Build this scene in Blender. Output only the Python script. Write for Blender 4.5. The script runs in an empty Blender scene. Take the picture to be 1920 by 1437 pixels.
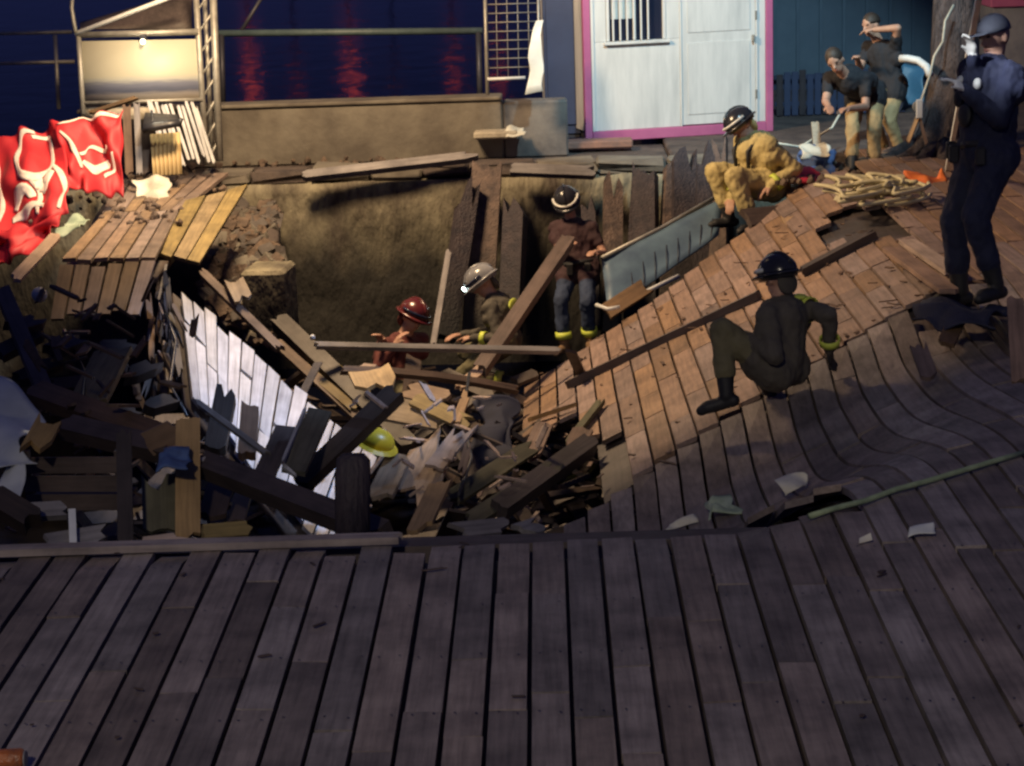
import bpy, bmesh, math, random
from mathutils import Vector as V, Matrix, noise as mn
from math import radians as R, sin, cos, pi, sqrt
random.seed(7)
sc = bpy.context.scene
COL = sc.collection

# ------------------------------------------------------------------ camera
F_PX, W_PX, H_PX = 3800.0, 1920.0, 1437.0
CAM_H, PITCH, YAW, ROLL = 2.58, R(14.0), R(1.2), R(2.0)
CAM = V((0, 0, CAM_H))
FWD = V((-sin(YAW)*cos(PITCH), cos(YAW)*cos(PITCH), -sin(PITCH)))
R0 = V((cos(YAW), sin(YAW), 0)); U0 = R0.cross(FWD)
CR = R0*cos(ROLL) - U0*sin(ROLL); CU = U0*cos(ROLL) + R0*sin(ROLL)
cam = bpy.data.cameras.new('camera'); camo = bpy.data.objects.new('camera', cam); COL.objects.link(camo)
cam.sensor_width = 36; cam.lens = 36*F_PX/W_PX; cam.clip_start = .1; cam.clip_end = 900
m = Matrix((CR, CU, -FWD)).transposed().to_4x4(); m.translation = CAM
camo.matrix_world = m
sc.camera = camo

# ------------------------------------------------------------------ world (night sky), exposure
w = bpy.data.worlds.new('World'); sc.world = w; w.use_nodes = True
bg = w.node_tree.nodes['Background']
bg.inputs[0].default_value = (.09, .12, .46, 1); bg.inputs[1].default_value = .17
sc.view_settings.view_transform = 'Standard'; sc.view_settings.look = 'None'
sc.view_settings.gamma = 1; sc.view_settings.exposure = 0
sc.view_settings.use_curve_mapping = False
sc.cycles.use_denoising = True
sc.cycles.max_bounces = 6
sc.cycles.sample_clamp_indirect = 4
sc.cycles.filter_width = 2.5

# ------------------------------------------------------------------ rescue floodlights, plus added fill lamps
def lamp(name, loc, target, power, col, angle=60, blend=.5, size=.15):
    l = bpy.data.lights.new(name, 'SPOT'); l.energy = power; l.color = col
    l.spot_size = R(angle); l.spot_blend = blend; l.shadow_soft_size = size
    o = bpy.data.objects.new(name, l); COL.objects.link(o); o.location = loc
    o.rotation_euler = (V(target)-V(loc)).to_track_quat('-Z', 'Y').to_euler()
    return o
lamp('floodlight_warm', (-2.3, 16.3, 3.7), (-.2, 18.0, -.8), 1600, (1, .70, .40), 125, .14, .45)
lamp('floodlight_cool', (4.6, 12.6, 6.8), (-2.22, 13.85, -.62), 4300, (.48, .64, 1), 10.5, .15, .4)
lamp('floodlight_cool', (4.7, 12.4, 6.8), (-1.92, 12.6, -1.3), 4300, (.48, .64, 1), 8.8, .15, .4)
lamp('floodlight_kiosk', (2.2, 13.0, 6.5), (2.0, 20.5, 1.0), 2900, (.58, .88, 1), 34, .5, .2)
lamp('floodlight_banner', (.5, 11.5, 5.5), (-4.4, 17.3, .5), 1600, (1, .92, .8), 20, .5, .2)
lamp('officer_fill', (-2.5, 9.0, 6.0), (2.22, 11.9, 1.95), 9000, (.9, .95, 1), 3.8, .7, .2)  # added unseen spot, brightens the officer's face and gloves
lamp('foreground_fill', (-2.5, -5, 8.5), (0.3, 6.6, 0), 2150, (1, .87, .70), 32, .5, .4)  # added unseen fill lamp behind the camera, brightens the foreground boards

# ------------------------------------------------------------------ pixel helpers, only used to survey where things stand
def ray(px, py):
    return FWD + CR*((px-W_PX/2)/F_PX) - CU*((py-H_PX/2)/F_PX)
def at(px, py, d): return CAM + ray(px, py)*d
def onz(px, py, z=0.0):
    r = ray(px, py); return CAM + r*((z-CAM_H)/r.z)

# ------------------------------------------------------------------ materials
MATS = {}
def nodes(name):
    mt = bpy.data.materials.new(name); mt.use_nodes = True
    nt = mt.node_tree; b = nt.nodes['Principled BSDF']
    return mt, nt, b
def ramp(nt, stops):
    r = nt.nodes.new('ShaderNodeValToRGB'); e = r.color_ramp.elements
    while len(e) < len(stops): e.new(.5)
    for k, (p, c) in enumerate(stops): e[k].position = p; e[k].color = (*c, 1)
    return r
def mulc(c, k): return tuple(min(1, x*k) for x in c)
def wood(name, c, rough=.7, var=.35, grain=1.0, stain=.5):
    """wood: grain along local Y, every board its own tone, blotchy wear"""
    mt, nt, b = nodes(name); N = nt.nodes.new; L = nt.links.new
    tc = N('ShaderNodeTexCoord'); oi = N('ShaderNodeObjectInfo')
    off = N('ShaderNodeVectorMath'); off.operation = 'MULTIPLY_ADD'
    comb = N('ShaderNodeCombineXYZ'); L(oi.outputs['Random'], comb.inputs[0]); L(oi.outputs['Random'], comb.inputs[1])
    L(comb.outputs[0], off.inputs[0]); off.inputs[1].default_value = (37, 91, 13); L(tc.outputs['Object'], off.inputs[2])
    mp = N('ShaderNodeMapping'); mp.inputs['Scale'].default_value = (42, 2.2, 42); L(off.outputs[0], mp.inputs[0])
    n1 = N('ShaderNodeTexNoise'); n1.inputs['Scale'].default_value = 1; n1.inputs['Detail'].default_value = 5; n1.inputs['Roughness'].default_value = .65
    L(mp.outputs[0], n1.inputs['Vector'])
    n2 = N('ShaderNodeTexNoise'); n2.inputs['Scale'].default_value = 3.2; n2.inputs['Detail'].default_value = 6; n2.inputs['Roughness'].default_value = .6
    L(off.outputs[0], n2.inputs['Vector'])
    r1 = ramp(nt, [(.28, mulc(c, .62)), (.55, c), (.8, mulc(c, 1.28))]); L(n1.outputs['Fac'], r1.inputs[0])
    r2 = ramp(nt, [(.3, (1-stain, 1-stain, 1-stain*.95)), (.62, (1.0, 1.0, 1.0))]); L(n2.outputs['Fac'], r2.inputs[0])
    mx = N('ShaderNodeMix'); mx.data_type = 'RGBA'; mx.blend_type = 'MULTIPLY'; mx.inputs[0].default_value = 1
    L(r1.outputs[0], mx.inputs[6]); L(r2.outputs[0], mx.inputs[7])
    hs = N('ShaderNodeHueSaturation'); L(mx.outputs[2], hs.inputs['Color'])
    mr = N('ShaderNodeMapRange'); mr.inputs[3].default_value = 1-var; mr.inputs[4].default_value = 1+var
    L(oi.outputs['Random'], mr.inputs[0]); L(mr.outputs[0], hs.inputs['Value'])
    wn = N('ShaderNodeTexWhiteNoise'); wn.noise_dimensions = '1D'; L(oi.outputs['Random'], wn.inputs['W'])
    mr2 = N('ShaderNodeMapRange'); mr2.inputs[3].default_value = .485; mr2.inputs[4].default_value = .515
    L(wn.outputs['Value'], mr2.inputs[0]); L(mr2.outputs[0], hs.inputs['Hue'])
    mr3 = N('ShaderNodeMapRange'); mr3.inputs[3].default_value = .6; mr3.inputs[4].default_value = 1.25
    L(wn.outputs['Value'], mr3.inputs[0]); L(mr3.outputs[0], hs.inputs['Saturation'])
    L(hs.outputs[0], b.inputs['Base Color'])
    rr = N('ShaderNodeMapRange'); rr.inputs[3].default_value = rough+.18; rr.inputs[4].default_value = rough-.18
    L(n2.outputs['Fac'], rr.inputs[0]); L(rr.outputs[0], b.inputs['Roughness'])
    bp = N('ShaderNodeBump'); bp.inputs['Strength'].default_value = .5*grain; bp.inputs['Distance'].default_value = .006
    L(n1.outputs['Fac'], bp.inputs['Height']); L(bp.outputs[0], b.inputs['Normal'])
    MATS[name] = mt; return mt
def rough_mat(name, c, c2=None, scale=4.0, rough=.8, bump=.3, dist=.02, metal=0.0, lo=.35, hi=.65, stretch=(1, 1, 1), spec=.5):
    mt, nt, b = nodes(name); N = nt.nodes.new; L = nt.links.new
    tc = N('ShaderNodeTexCoord'); mp = N('ShaderNodeMapping'); mp.inputs['Scale'].default_value = stretch
    L(tc.outputs['Object'], mp.inputs[0])
    n1 = N('ShaderNodeTexNoise'); n1.inputs['Scale'].default_value = scale; n1.inputs['Detail'].default_value = 7; n1.inputs['Roughness'].default_value = .62
    L(mp.outputs[0], n1.inputs['Vector'])
    r1 = ramp(nt, [(lo, c), (hi, c2 or mulc(c, .6))]); L(n1.outputs['Fac'], r1.inputs[0])
    L(r1.outputs[0], b.inputs['Base Color'])
    b.inputs['Roughness'].default_value = rough; b.inputs['Metallic'].default_value = metal
    b.inputs['Specular IOR Level'].default_value = spec
    bp = N('ShaderNodeBump'); bp.inputs['Strength'].default_value = bump; bp.inputs['Distance'].default_value = dist
    n2 = N('ShaderNodeTexNoise'); n2.inputs['Scale'].default_value = scale*6; n2.inputs['Detail'].default_value = 4; L(mp.outputs[0], n2.inputs['Vector'])
    L(n2.outputs['Fac'], bp.inputs['Height']); L(bp.outputs[0], b.inputs['Normal'])
    MATS[name] = mt; return mt
def emit_mat(name, c, s):
    mt, nt, b = nodes(name); b.inputs['Emission Color'].default_value = (*c, 1); b.inputs['Emission Strength'].default_value = s
    b.inputs['Base Color'].default_value = (*mulc(c, .5), 1); return mt

M_DECK = wood('deck_wood', (.275, .222, .205), .66, .30, 1, .58)
M_SLAB = wood('slab_wood', (.30, .19, .14), .7, .26, 1, .42)
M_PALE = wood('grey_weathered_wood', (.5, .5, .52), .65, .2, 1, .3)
M_HUMP = wood('brown_deck_wood', (.26, .18, .13), .7, .3, 1, .5)
M_DARK = wood('dark_wet_timber', (.075, .053, .045), .6, .4, 1, .5)
M_BROWN = wood('brown_timber', (.16, .095, .06), .65, .3, 1, .5)
M_TAN = wood('fresh_broken_wood', (.48, .31, .17), .75, .25, 1, .35)
M_GOLD = wood('yellowed_wood', (.34, .25, .13), .75, .2, 1, .45)
M_OLIVE = wood('mossy_wood', (.13, .12, .07), .75, .3, 1, .5)
M_GREYW = wood('grey_plank_wood', (.27, .25, .25), .7, .25, 1, .45)
M_PLY = wood('pale_plywood', (.52, .35, .19), .75, .15, .6, .5)
M_CONC = rough_mat('stained_concrete', (.21, .19, .155), (.11, .095, .08), 2.2, .85, .5, .02)
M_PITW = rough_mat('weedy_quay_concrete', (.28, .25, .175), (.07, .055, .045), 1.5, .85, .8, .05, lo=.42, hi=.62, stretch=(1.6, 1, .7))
M_QTOP = rough_mat('dirty_quay_top', (.13, .10, .085), (.05, .04, .04), 3, .9, .6, .03)
M_RUBBLE = rough_mat('brick_rubble', (.19, .135, .10), (.08, .06, .05), 6, .9, .6, .03)
M_STONE = rough_mat('pale_stone', (.5, .45, .36), (.3, .26, .2), 6, .85, .5, .02)
M_PILE = rough_mat('tarred_pile', (.06, .045, .05), (.022, .018, .026), 3, .7, .6, .03, stretch=(3, 3, .4))
M_PILEL = rough_mat('weathered_pile', (.17, .12, .10), (.06, .045, .045), 3, .75, .6, .03, stretch=(3, 3, .4))
M_GALV = rough_mat('galvanised_metal', (.42, .41, .37), (.25, .24, .22), 8, .5, .15, .005, metal=.5)
M_DKMET = rough_mat('dark_metal', (.07, .07, .09), (.04, .04, .05), 8, .5, .1, .005, metal=.4)
M_WHITE = rough_mat('white_paint', (.76, .77, .76), (.56, .58, .58), 2.5, .45, .08, .004, lo=.4, hi=.75, stretch=(3, 3, .5))
M_PINK = rough_mat('pink_paint', (.55, .16, .32), (.45, .12, .27), 4, .5, .1, .004)
M_NAVY = rough_mat('navy_paint', (.035, .05, .11), (.025, .035, .08), 2, .6, .1, .004)
M_BLUEW = rough_mat('blue_grey_wall', (.10, .145, .19), (.07, .105, .145), 1.5, .7, .1, .01)
M_GLASSD = rough_mat('dark_window_glass', (.02, .025, .05), (.015, .02, .04), 2, .12, 0, .001)
M_RED = rough_mat('red_banner_cloth', (.55, .025, .03), (.40, .015, .025), 3, .6, .2, .004)
M_PRINT = rough_mat('white_print', (.78, .68, .6), (.65, .5, .42), 12, .6, .1, .003)
M_PAPER = rough_mat('white_sheet', (.72, .70, .6), (.5, .47, .38), 5, .7, .2, .004)
M_PGREEN = rough_mat('pale_green_cloth', (.42, .5, .38), (.25, .32, .22), 7, .7, .2, .004)
M_SHEET = rough_mat('grey_plastic_sheet', (.72, .74, .70), (.5, .53, .52), 3, .35, .2, .004)
M_ROPE = rough_mat('yellow_hose_jacket', (.66, .60, .38), (.46, .40, .25), 9, .8, .4, .004)
M_ROPEG = rough_mat('green_rope', (.34, .42, .25), (.2, .26, .16), 9, .8, .4, .004)
M_ORANGE = rough_mat('orange_fabric', (.85, .22, .04), (.6, .12, .04), 8, .7, .3, .004)
M_REDF = rough_mat('red_fabric', (.7, .03, .06), (.42, .02, .06), 8, .7, .3, .004)
M_BLUEF = rough_mat('blue_fabric', (.08, .14, .32), (.05, .08, .18), 8, .7, .3, .004)
M_BLACK = rough_mat('black_plastic', (.02, .02, .025), (.03, .03, .035), 8, .4, .1, .004)
M_YEL = rough_mat('yellow_plastic', (.75, .58, .03), (.6, .45, .03), 6, .35, .05, .003)
M_BARK = rough_mat('grey_bark', (.16, .13, .13), (.05, .04, .045), 2.5, .9, 1.0, .06, stretch=(5, 5, .6))
M_TARP = rough_mat('blue_panel', (.13, .20, .27), (.08, .12, .18), 3, .35, .15, .004)
M_CREAM = rough_mat('cream_corrugated', (.58, .44, .22), (.48, .36, .18), 3, .6, .1, .004)

def darken_below(mt, z0, z1, dark):  # blends a dark tone into the base colour below a noisy height
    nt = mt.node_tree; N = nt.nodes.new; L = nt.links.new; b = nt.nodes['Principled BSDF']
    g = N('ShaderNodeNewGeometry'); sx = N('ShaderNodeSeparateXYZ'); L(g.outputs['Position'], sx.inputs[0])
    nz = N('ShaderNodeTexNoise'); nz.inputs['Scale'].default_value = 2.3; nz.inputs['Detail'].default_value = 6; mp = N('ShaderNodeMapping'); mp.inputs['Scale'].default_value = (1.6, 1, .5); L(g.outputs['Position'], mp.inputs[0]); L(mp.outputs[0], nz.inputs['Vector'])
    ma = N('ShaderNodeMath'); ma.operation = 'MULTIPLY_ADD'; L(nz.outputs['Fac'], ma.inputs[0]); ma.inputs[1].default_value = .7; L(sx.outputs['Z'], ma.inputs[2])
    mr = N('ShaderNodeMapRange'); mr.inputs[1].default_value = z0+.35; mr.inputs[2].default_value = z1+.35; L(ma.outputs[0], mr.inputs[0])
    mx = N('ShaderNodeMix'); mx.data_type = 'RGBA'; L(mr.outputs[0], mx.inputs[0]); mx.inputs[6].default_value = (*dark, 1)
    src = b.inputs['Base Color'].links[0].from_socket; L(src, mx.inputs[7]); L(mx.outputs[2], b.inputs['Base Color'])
darken_below(M_PITW, -1.0, -.42, (.03, .028, .024))      # painted shade: wall colour darkened below the lit upper band
darken_below(M_PILE, -1.3, -.7, (.02, .02, .02)); darken_below(M_PILEL, -1.3, -.7, (.03, .028, .025))  # piles get darker towards their lower ends

# ------------------------------------------------------------------ object helpers
def tag(o, label=None, cat=None, group=None, kind=None):
    if label: o['label'] = label
    if cat: o['category'] = cat
    if group: o['group'] = group
    if kind: o['kind'] = kind
    return o
def obj(name, me, mat=None, parent=None, loc=None):
    if isinstance(me, bmesh.types.BMesh):
        b = me; me = bpy.data.meshes.new(name); bmesh.ops.recalc_face_normals(b, faces=b.faces[:]); b.to_mesh(me); b.free()
    o = bpy.data.objects.new(name, me); COL.objects.link(o)
    if mat:
        for mm in (mat if isinstance(mat, (list, tuple)) else [mat]): me.materials.append(mm)
    if loc is not None: o.location = loc
    if parent:
        o.parent = parent
    return o
def empty(name, loc, label=None, cat=None, group=None, kind=None, rz=0):
    o = bpy.data.objects.new(name, None); COL.objects.link(o); o.location = loc; o.rotation_euler = (0, 0, rz)
    o.empty_display_size = .1
    return tag(o, label, cat, group, kind)
def to_local(parent, o):
    """keep a part that was built in world coordinates where it is"""
    o.parent = parent; o.location = o.location - parent.location; return o
def b_box(bm, lo, hi, mat=None, bevel=0):
    lo, hi = V(lo), V(hi)
    vs = [bm.verts.new((x, y, z)) for x in (lo.x, hi.x) for y in (lo.y, hi.y) for z in (lo.z, hi.z)]
    if mat: 
        for v in vs: v.co = mat @ v.co
    f = [(0, 1, 3, 2), (4, 6, 7, 5), (0, 4, 5, 1), (2, 3, 7, 6), (0, 2, 6, 4), (1, 5, 7, 3)]
    fs = [bm.faces.new([vs[i] for i in q]) for q in f]
    if bevel:
        es = list({e for q in fs for e in q.edges})
        bmesh.ops.bevel(bm, geom=es, offset=bevel, segments=1, affect='EDGES')
def box(name, lo, hi, mat, parent=None, bevel=.006, origin=None):
    lo, hi = V(lo), V(hi); c = V(origin) if origin else V(((lo.x+hi.x)/2, (lo.y+hi.y)/2, lo.z))
    bm = bmesh.new(); b_box(bm, lo-c, hi-c, None, bevel)
    o = obj(name, bm, mat); o.location = c
    if parent: to_local(parent, o)
    return o
def b_tube(bm, pts, rad, seg=8, caps=True):
    pts = [V(p) for p in pts]; rings = []
    rads = rad if isinstance(rad, (list, tuple)) else [rad]*len(pts)
    prev = None
    for i, p in enumerate(pts):
        t = (pts[min(i+1, len(pts)-1)]-pts[max(i-1, 0)]).normalized()
        if prev is None: a = t.orthogonal().normalized()
        else:
            a = prev-t*prev.dot(t); a = a.normalized() if a.length > 1e-5 else t.orthogonal().normalized()
        prev = a; bq = t.cross(a)
        rings.append([bm.verts.new(p+(a*cos(2*pi*k/seg)+bq*sin(2*pi*k/seg))*rads[i]) for k in range(seg)])
    for r0, r1 in zip(rings, rings[1:]):
        for k in range(seg): bm.faces.new((r0[k], r0[(k+1) % seg], r1[(k+1) % seg], r1[k]))
    if caps: bm.faces.new(rings[0][::-1]); bm.faces.new(rings[-1])
def smooth(o):
    for p in o.data.polygons: p.use_smooth = True
    return o
def tube(name, pts, rad, mat, parent=None, seg=8, label=None, cat=None, group=None):
    c = V(pts[0]); bm = bmesh.new(); b_tube(bm, [V(p)-c for p in pts], rad, seg)
    o = smooth(obj(name, bm, mat)); o.location = c
    if parent: to_local(parent, o)
    return tag(o, label, cat, group)
def b_board(bm, L, w, t, jag=(.0, .0), nseg=2, k=3, bend=0.0, warp=0.0, rnd=random):
    """a board along local Y from 0 to L, top at z=+t/2; splintered ends"""
    j0 = [rnd.uniform(0, jag[0]) for _ in range(k+1)]; j1 = [rnd.uniform(0, jag[1]) for _ in range(k+1)]
    top, bot = [], []
    for i in range(nseg+1):
        u = i/nseg; rt, rb = [], []
        for q in range(k+1):
            x = (q/k-.5)*w
            y = L*u + (j0[q] if i == 0 else 0) - (j1[q] if i == nseg else 0)
            z = bend*4*u*(1-u) + warp*(u-.5)*(q/k-.5)
            rt.append(bm.verts.new((x, y, z+t/2))); rb.append(bm.verts.new((x, y, z-t/2)))
        top.append(rt); bot.append(rb)
    for i in range(nseg):
        for q in range(k):
            bm.faces.new((top[i][q], top[i][q+1], top[i+1][q+1], top[i+1][q]))
            bm.faces.new((bot[i][q], bot[i+1][q], bot[i+1][q+1], bot[i][q+1]))
        bm.faces.new((top[i][0], top[i+1][0], bot[i+1][0], bot[i][0]))
        bm.faces.new((top[i][k], bot[i][k], bot[i+1][k], top[i+1][k]))
    for q in range(k):
        bm.faces.new((top[0][q], bot[0][q], bot[0][q+1], top[0][q+1]))
        bm.faces.new((top[-1][q], top[-1][q+1], bot[-1][q+1], bot[-1][q]))
def frame_to(p0, p1, hint):
    y = (p1-p0).normalized(); x = y.cross(hint)
    x = x.normalized() if x.length > 1e-4 else y.orthogonal().normalized()
    z = x.cross(y); mm = Matrix((x, y, z)).transposed().to_4x4(); mm.translation = p0
    return mm
def stick(name, label, mat, a, b, w, t, jag=(.03, .03), hint=None, cat='plank', group=None, parent=None, bend=0, warp=0, nseg=2):
    p0 = at(*a) if not isinstance(a, V) else a; p1 = at(*b) if not isinstance(b, V) else b
    if hint is None: hint = (CAM-(p0+p1)/2).normalized()*.7+V((0, 0, .7))
    bm = bmesh.new(); b_board(bm, (p1-p0).length, w, t, (jag[0]*1.8, jag[1]*1.8), nseg, 4, bend, warp)
    o = obj(name, bm, mat); o.matrix_world = frame_to(p0, p1, V(hint))
    if parent:
        o.parent = parent; o.matrix_parent_inverse = Matrix.Translation(-parent.location)
    else: tag(o, label, cat, group)
    return o
def sheet(name, fn, nu, nv, thick, mat, label=None, cat=None, parent=None, group=None):
    """closed thin solid from a surface function of (u, v)"""
    P = [[fn(i/nu, j/nv) for j in range(nv+1)] for i in range(nu+1)]
    c = sum((p for r in P for p in r), V())/((nu+1)*(nv+1)); c.z = min(p.z for r in P for p in r)
    bm = bmesh.new(); A, B = [], []
    for i in range(nu+1):
        ra, rb = [], []
        for j in range(nv+1):
            du = P[min(i+1, nu)][j]-P[max(i-1, 0)][j]; dv = P[i][min(j+1, nv)]-P[i][max(j-1, 0)]
            n = du.cross(dv); n = n.normalized() if n.length > 1e-9 else V((0, 0, 1))
            ra.append(bm.verts.new(P[i][j]-c+n*thick/2)); rb.append(bm.verts.new(P[i][j]-c-n*thick/2))
        A.append(ra); B.append(rb)
    for i in range(nu):
        for j in range(nv):
            bm.faces.new((A[i][j], A[i+1][j], A[i+1][j+1], A[i][j+1])); bm.faces.new((B[i][j], B[i][j+1], B[i+1][j+1], B[i+1][j]))
        bm.faces.new((A[i][0], B[i][0], B[i+1][0], A[i+1][0])); bm.faces.new((A[i][nv], A[i+1][nv], B[i+1][nv], B[i][nv]))
    for j in range(nv):
        bm.faces.new((A[0][j], A[0][j+1], B[0][j+1], B[0][j])); bm.faces.new((A[nu][j], B[nu][j], B[nu][j+1], A[nu][j+1]))
    o = smooth(obj(name, bm, mat)); o.location = c
    if parent: to_local(parent, o)
    return tag(o, label, cat, group)
def quad(corners):
    """bilinear patch: near-left, near-right, far-right, far-left"""
    a, b, c, d = [at(*p) if not isinstance(p, V) else p for p in corners]
    return lambda u, v: (a*(1-u)+b*u)*(1-v)+(d*(1-u)+c*u)*v
def crumple(name, label, mat, corners, amp=.05, freq=6, n=16, thick=.004, cat='sheet', seed=0, parent=None):
    q = quad(corners); s = V((seed*7.3, seed*3.1, seed*5.7))
    def fn(u, v):
        p = q(u, v)
        return p + V((mn.noise(p*freq+s), mn.noise(p*freq+s+V((31, 0, 0))), mn.noise(p*freq+s+V((0, 57, 0)))))*amp
    return sheet(name, fn, n, n, thick, mat, label, cat, parent)
def deck_patch(root, q, n, mat, gap=.016, t=.03, jag=.0, skip=(), pieces=1, rows=4, name='plank', lift=.006):
    """n boards lying side by side over a patch; u across, v along the boards"""
    for i in range(n):
        if i in skip: continue
        cuts = [0] + sorted(random.uniform(.25, .75) for _ in range(pieces-1)) + [1]
        for c0, c1 in zip(cuts, cuts[1:]):
            dv0 = random.uniform(0, jag) if c0 == 0 else .004; dv1 = random.uniform(0, jag) if c1 == 1 else 0
            v0, v1 = c0+dv0, c1-dv1
            wid = (q((i+1)/n, .5)-q(i/n, .5)).length; g = gap/wid/2/n
            u0, u1 = i/n+g, (i+1)/n-g; up = random.uniform(-lift, lift); tl = random.uniform(-lift, lift)*.6
            org = q((u0+u1)/2, v0); bm = bmesh.new(); rings = []
            for k in range(rows+1):
                v = v0+(v1-v0)*k/rows; a, b2 = q(u0, v), q(u1, v)
                nrm = (b2-a).cross(q((u0+u1)/2, min(v+.02, 1))-q((u0+u1)/2, max(v-.02, 0))).normalized()
                a = a+nrm*(up+tl); b2 = b2+nrm*(up-tl)
                rings.append([a, b2, b2-nrm*t, a-nrm*t])
            y = (q((u0+u1)/2, v1)-org).normalized(); x = (q(u1, v0)-q(u0, v0)); z = x.cross(y).normalized(); x = y.cross(z)
            mm = Matrix((x, y, z)).transposed().to_4x4(); mm.translation = org; inv = mm.inverted()
            vs = [[bm.verts.new(inv @ p) for p in r] for r in rings]
            for r0, r1 in zip(vs, vs[1:]):
                for k in range(4): bm.faces.new((r0[k], r0[(k+1) % 4], r1[(k+1) % 4], r1[k]))
            bm.faces.new(vs[0][::-1]); bm.faces.new(vs[-1])
            o = obj(name, bm, mat, root); o.matrix_parent_inverse = Matrix.Translation(-root.location); o.matrix_basis = mm

# ================================================================== THE SETTING
def sstep(a, b, x):
    t = max(0, min(1, (x-a)/(b-a))); return t*t*(3-2*t)
def soft(v): return .5*(v+sqrt(v*v+.02))-.02
# harbour water, also in the pit
bm = bmesh.new()
vs = [bm.verts.new(p) for p in ((-400, 5, 0), (400, 5, 0), (400, 700, 0), (-400, 700, 0))]; bm.faces.new(vs)
mt, nt, b = nodes('harbour_water'); b.inputs['Base Color'].default_value = (.002, .003, .010, 1); b.inputs['Roughness'].default_value = .12; b.inputs['Specular IOR Level'].default_value = .045; b.inputs['IOR'].default_value = 1.2
tc = nt.nodes.new('ShaderNodeTexCoord'); mp = nt.nodes.new('ShaderNodeMapping'); mp.inputs['Scale'].default_value = (.5, .35, 1)
nz = nt.nodes.new('ShaderNodeTexNoise'); nz.inputs['Scale'].default_value = 1.6; nz.inputs['Detail'].default_value = 3
bp = nt.nodes.new('ShaderNodeBump'); bp.inputs['Strength'].default_value = .3; bp.inputs['Distance'].default_value = .11
nt.links.new(tc.outputs['Object'], mp.inputs[0]); nt.links.new(mp.outputs[0], nz.inputs['Vector']); nt.links.new(nz.outputs['Fac'], bp.inputs['Height']); nt.links.new(bp.outputs[0], b.inputs['Normal'])
tag(obj('water', bm, mt, loc=(0, 0, -1.95)), 'dark harbour water beyond the low wall and in the pit', None, None, 'structure')
# lamps of the far shore: their red light streaks the water
red = emit_mat('red_lamp_glow', (1, .10, .06), 5); org = emit_mat('orange_lamp_glow', (1, .2, .08), 3)
for k, (px, el, big) in enumerate(((468, 60, 1.0), (553, 130, .55), (657, 70, 1.0), (738, 140, .4), (850, 80, .7), (935, 60, .6))):
    r = ray(px, 100); p = CAM + r*(230/r.y); z = 230*(el+240)/3800
    t = empty('harbour_lamp', (p.x, p.y, -1.9), 'red harbour lamp across the water whose streak is ' + ('leftmost', 'second from the left, faint', 'bright above the middle of the wall', 'faint and orange', 'left of the mesh rack', 'behind the mesh rack')[k], 'lamp', 'red lamps across the harbour')
    tube('mast', [V((p.x, p.y, -2.2)), V((p.x, p.y, z))], .15, M_DKMET, t, 6)
    bm = bmesh.new(); bmesh.ops.create_icosphere(bm, subdivisions=2, radius=.8*big)
    h = obj('lamp_head', bm, red if k != 3 else org, t, (0, 0, z+1.9))

# quay behind the pit: ground, pit wall
QY = 19.15
def quay_surface():
    bm = bmesh.new()
    b_box(bm, (-9, QY, -2.6), (1.2, 20.75, -.12), None, .02)
    b_box(bm, (1.2, QY+.02, -2.6), (12, 40, -.06), None, .02)
    return bm
tag(obj('quay_ground', quay_surface(), M_QTOP), 'dirty quay top behind the pit', None, None, 'structure')
def pitwall(u, v):
    x = -6+8.6*u; z = -2.3+2.14*v
    return V((x, QY-.09+.07*mn.noise(V((x*1.3, z*1.6, 3)))+.03*mn.noise(V((x*5, z*5, 9))), z))
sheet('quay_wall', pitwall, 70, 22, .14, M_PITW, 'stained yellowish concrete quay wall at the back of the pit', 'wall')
# uneven ledge stones and driftwood along the quay edge
root = empty('quay_coping', (-1.2, QY, -.12), 'uneven worn stone coping along the quay edge above the pit', 'coping')
x = -3.3
while x < 1.5:
    L = random.uniform(.35, .8); bm = bmesh.new(); b_box(bm, (-L/2+.008, -.22, -.05), (L/2-.008, .2, .06), None, .025)
    for v in bm.verts: v.co += V((random.uniform(-.015, .015), random.uniform(-.03, .03), random.uniform(-.02, .02)))
    o = obj('coping_stone', bm, M_QTOP if random.random() < .6 else M_CONC); o.location = (x+L/2, QY+.06+random.uniform(-.03, .03), -.1+random.uniform(-.02, .02)); o.rotation_euler = (random.uniform(-.05, .05), random.uniform(-.04, .04), random.uniform(-.05, .05)); to_local(root, o); x += L
# low wall
lw0 = onz(415, 296, -.1).x; 
root = empty('low_wall', (-1.7, 20.1, -.12), 'low rendered concrete wall between the quay and the dark water', 'wall')
box('wall_body', (-4.6, 20.0, -.12), (-.42, 20.28, .46), M_CONC, root, .02)
box('wall_cap', (-4.62, 19.97, .46), (-.42, 20.31, .50), M_CONC, root, .012)
box('wall_end', (-.415, 20.02, -.12), (.22, 20.3, .44), rough_mat('grey_concrete', (.2, .18, .16), (.1, .09, .09), 3), root, .02)

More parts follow.
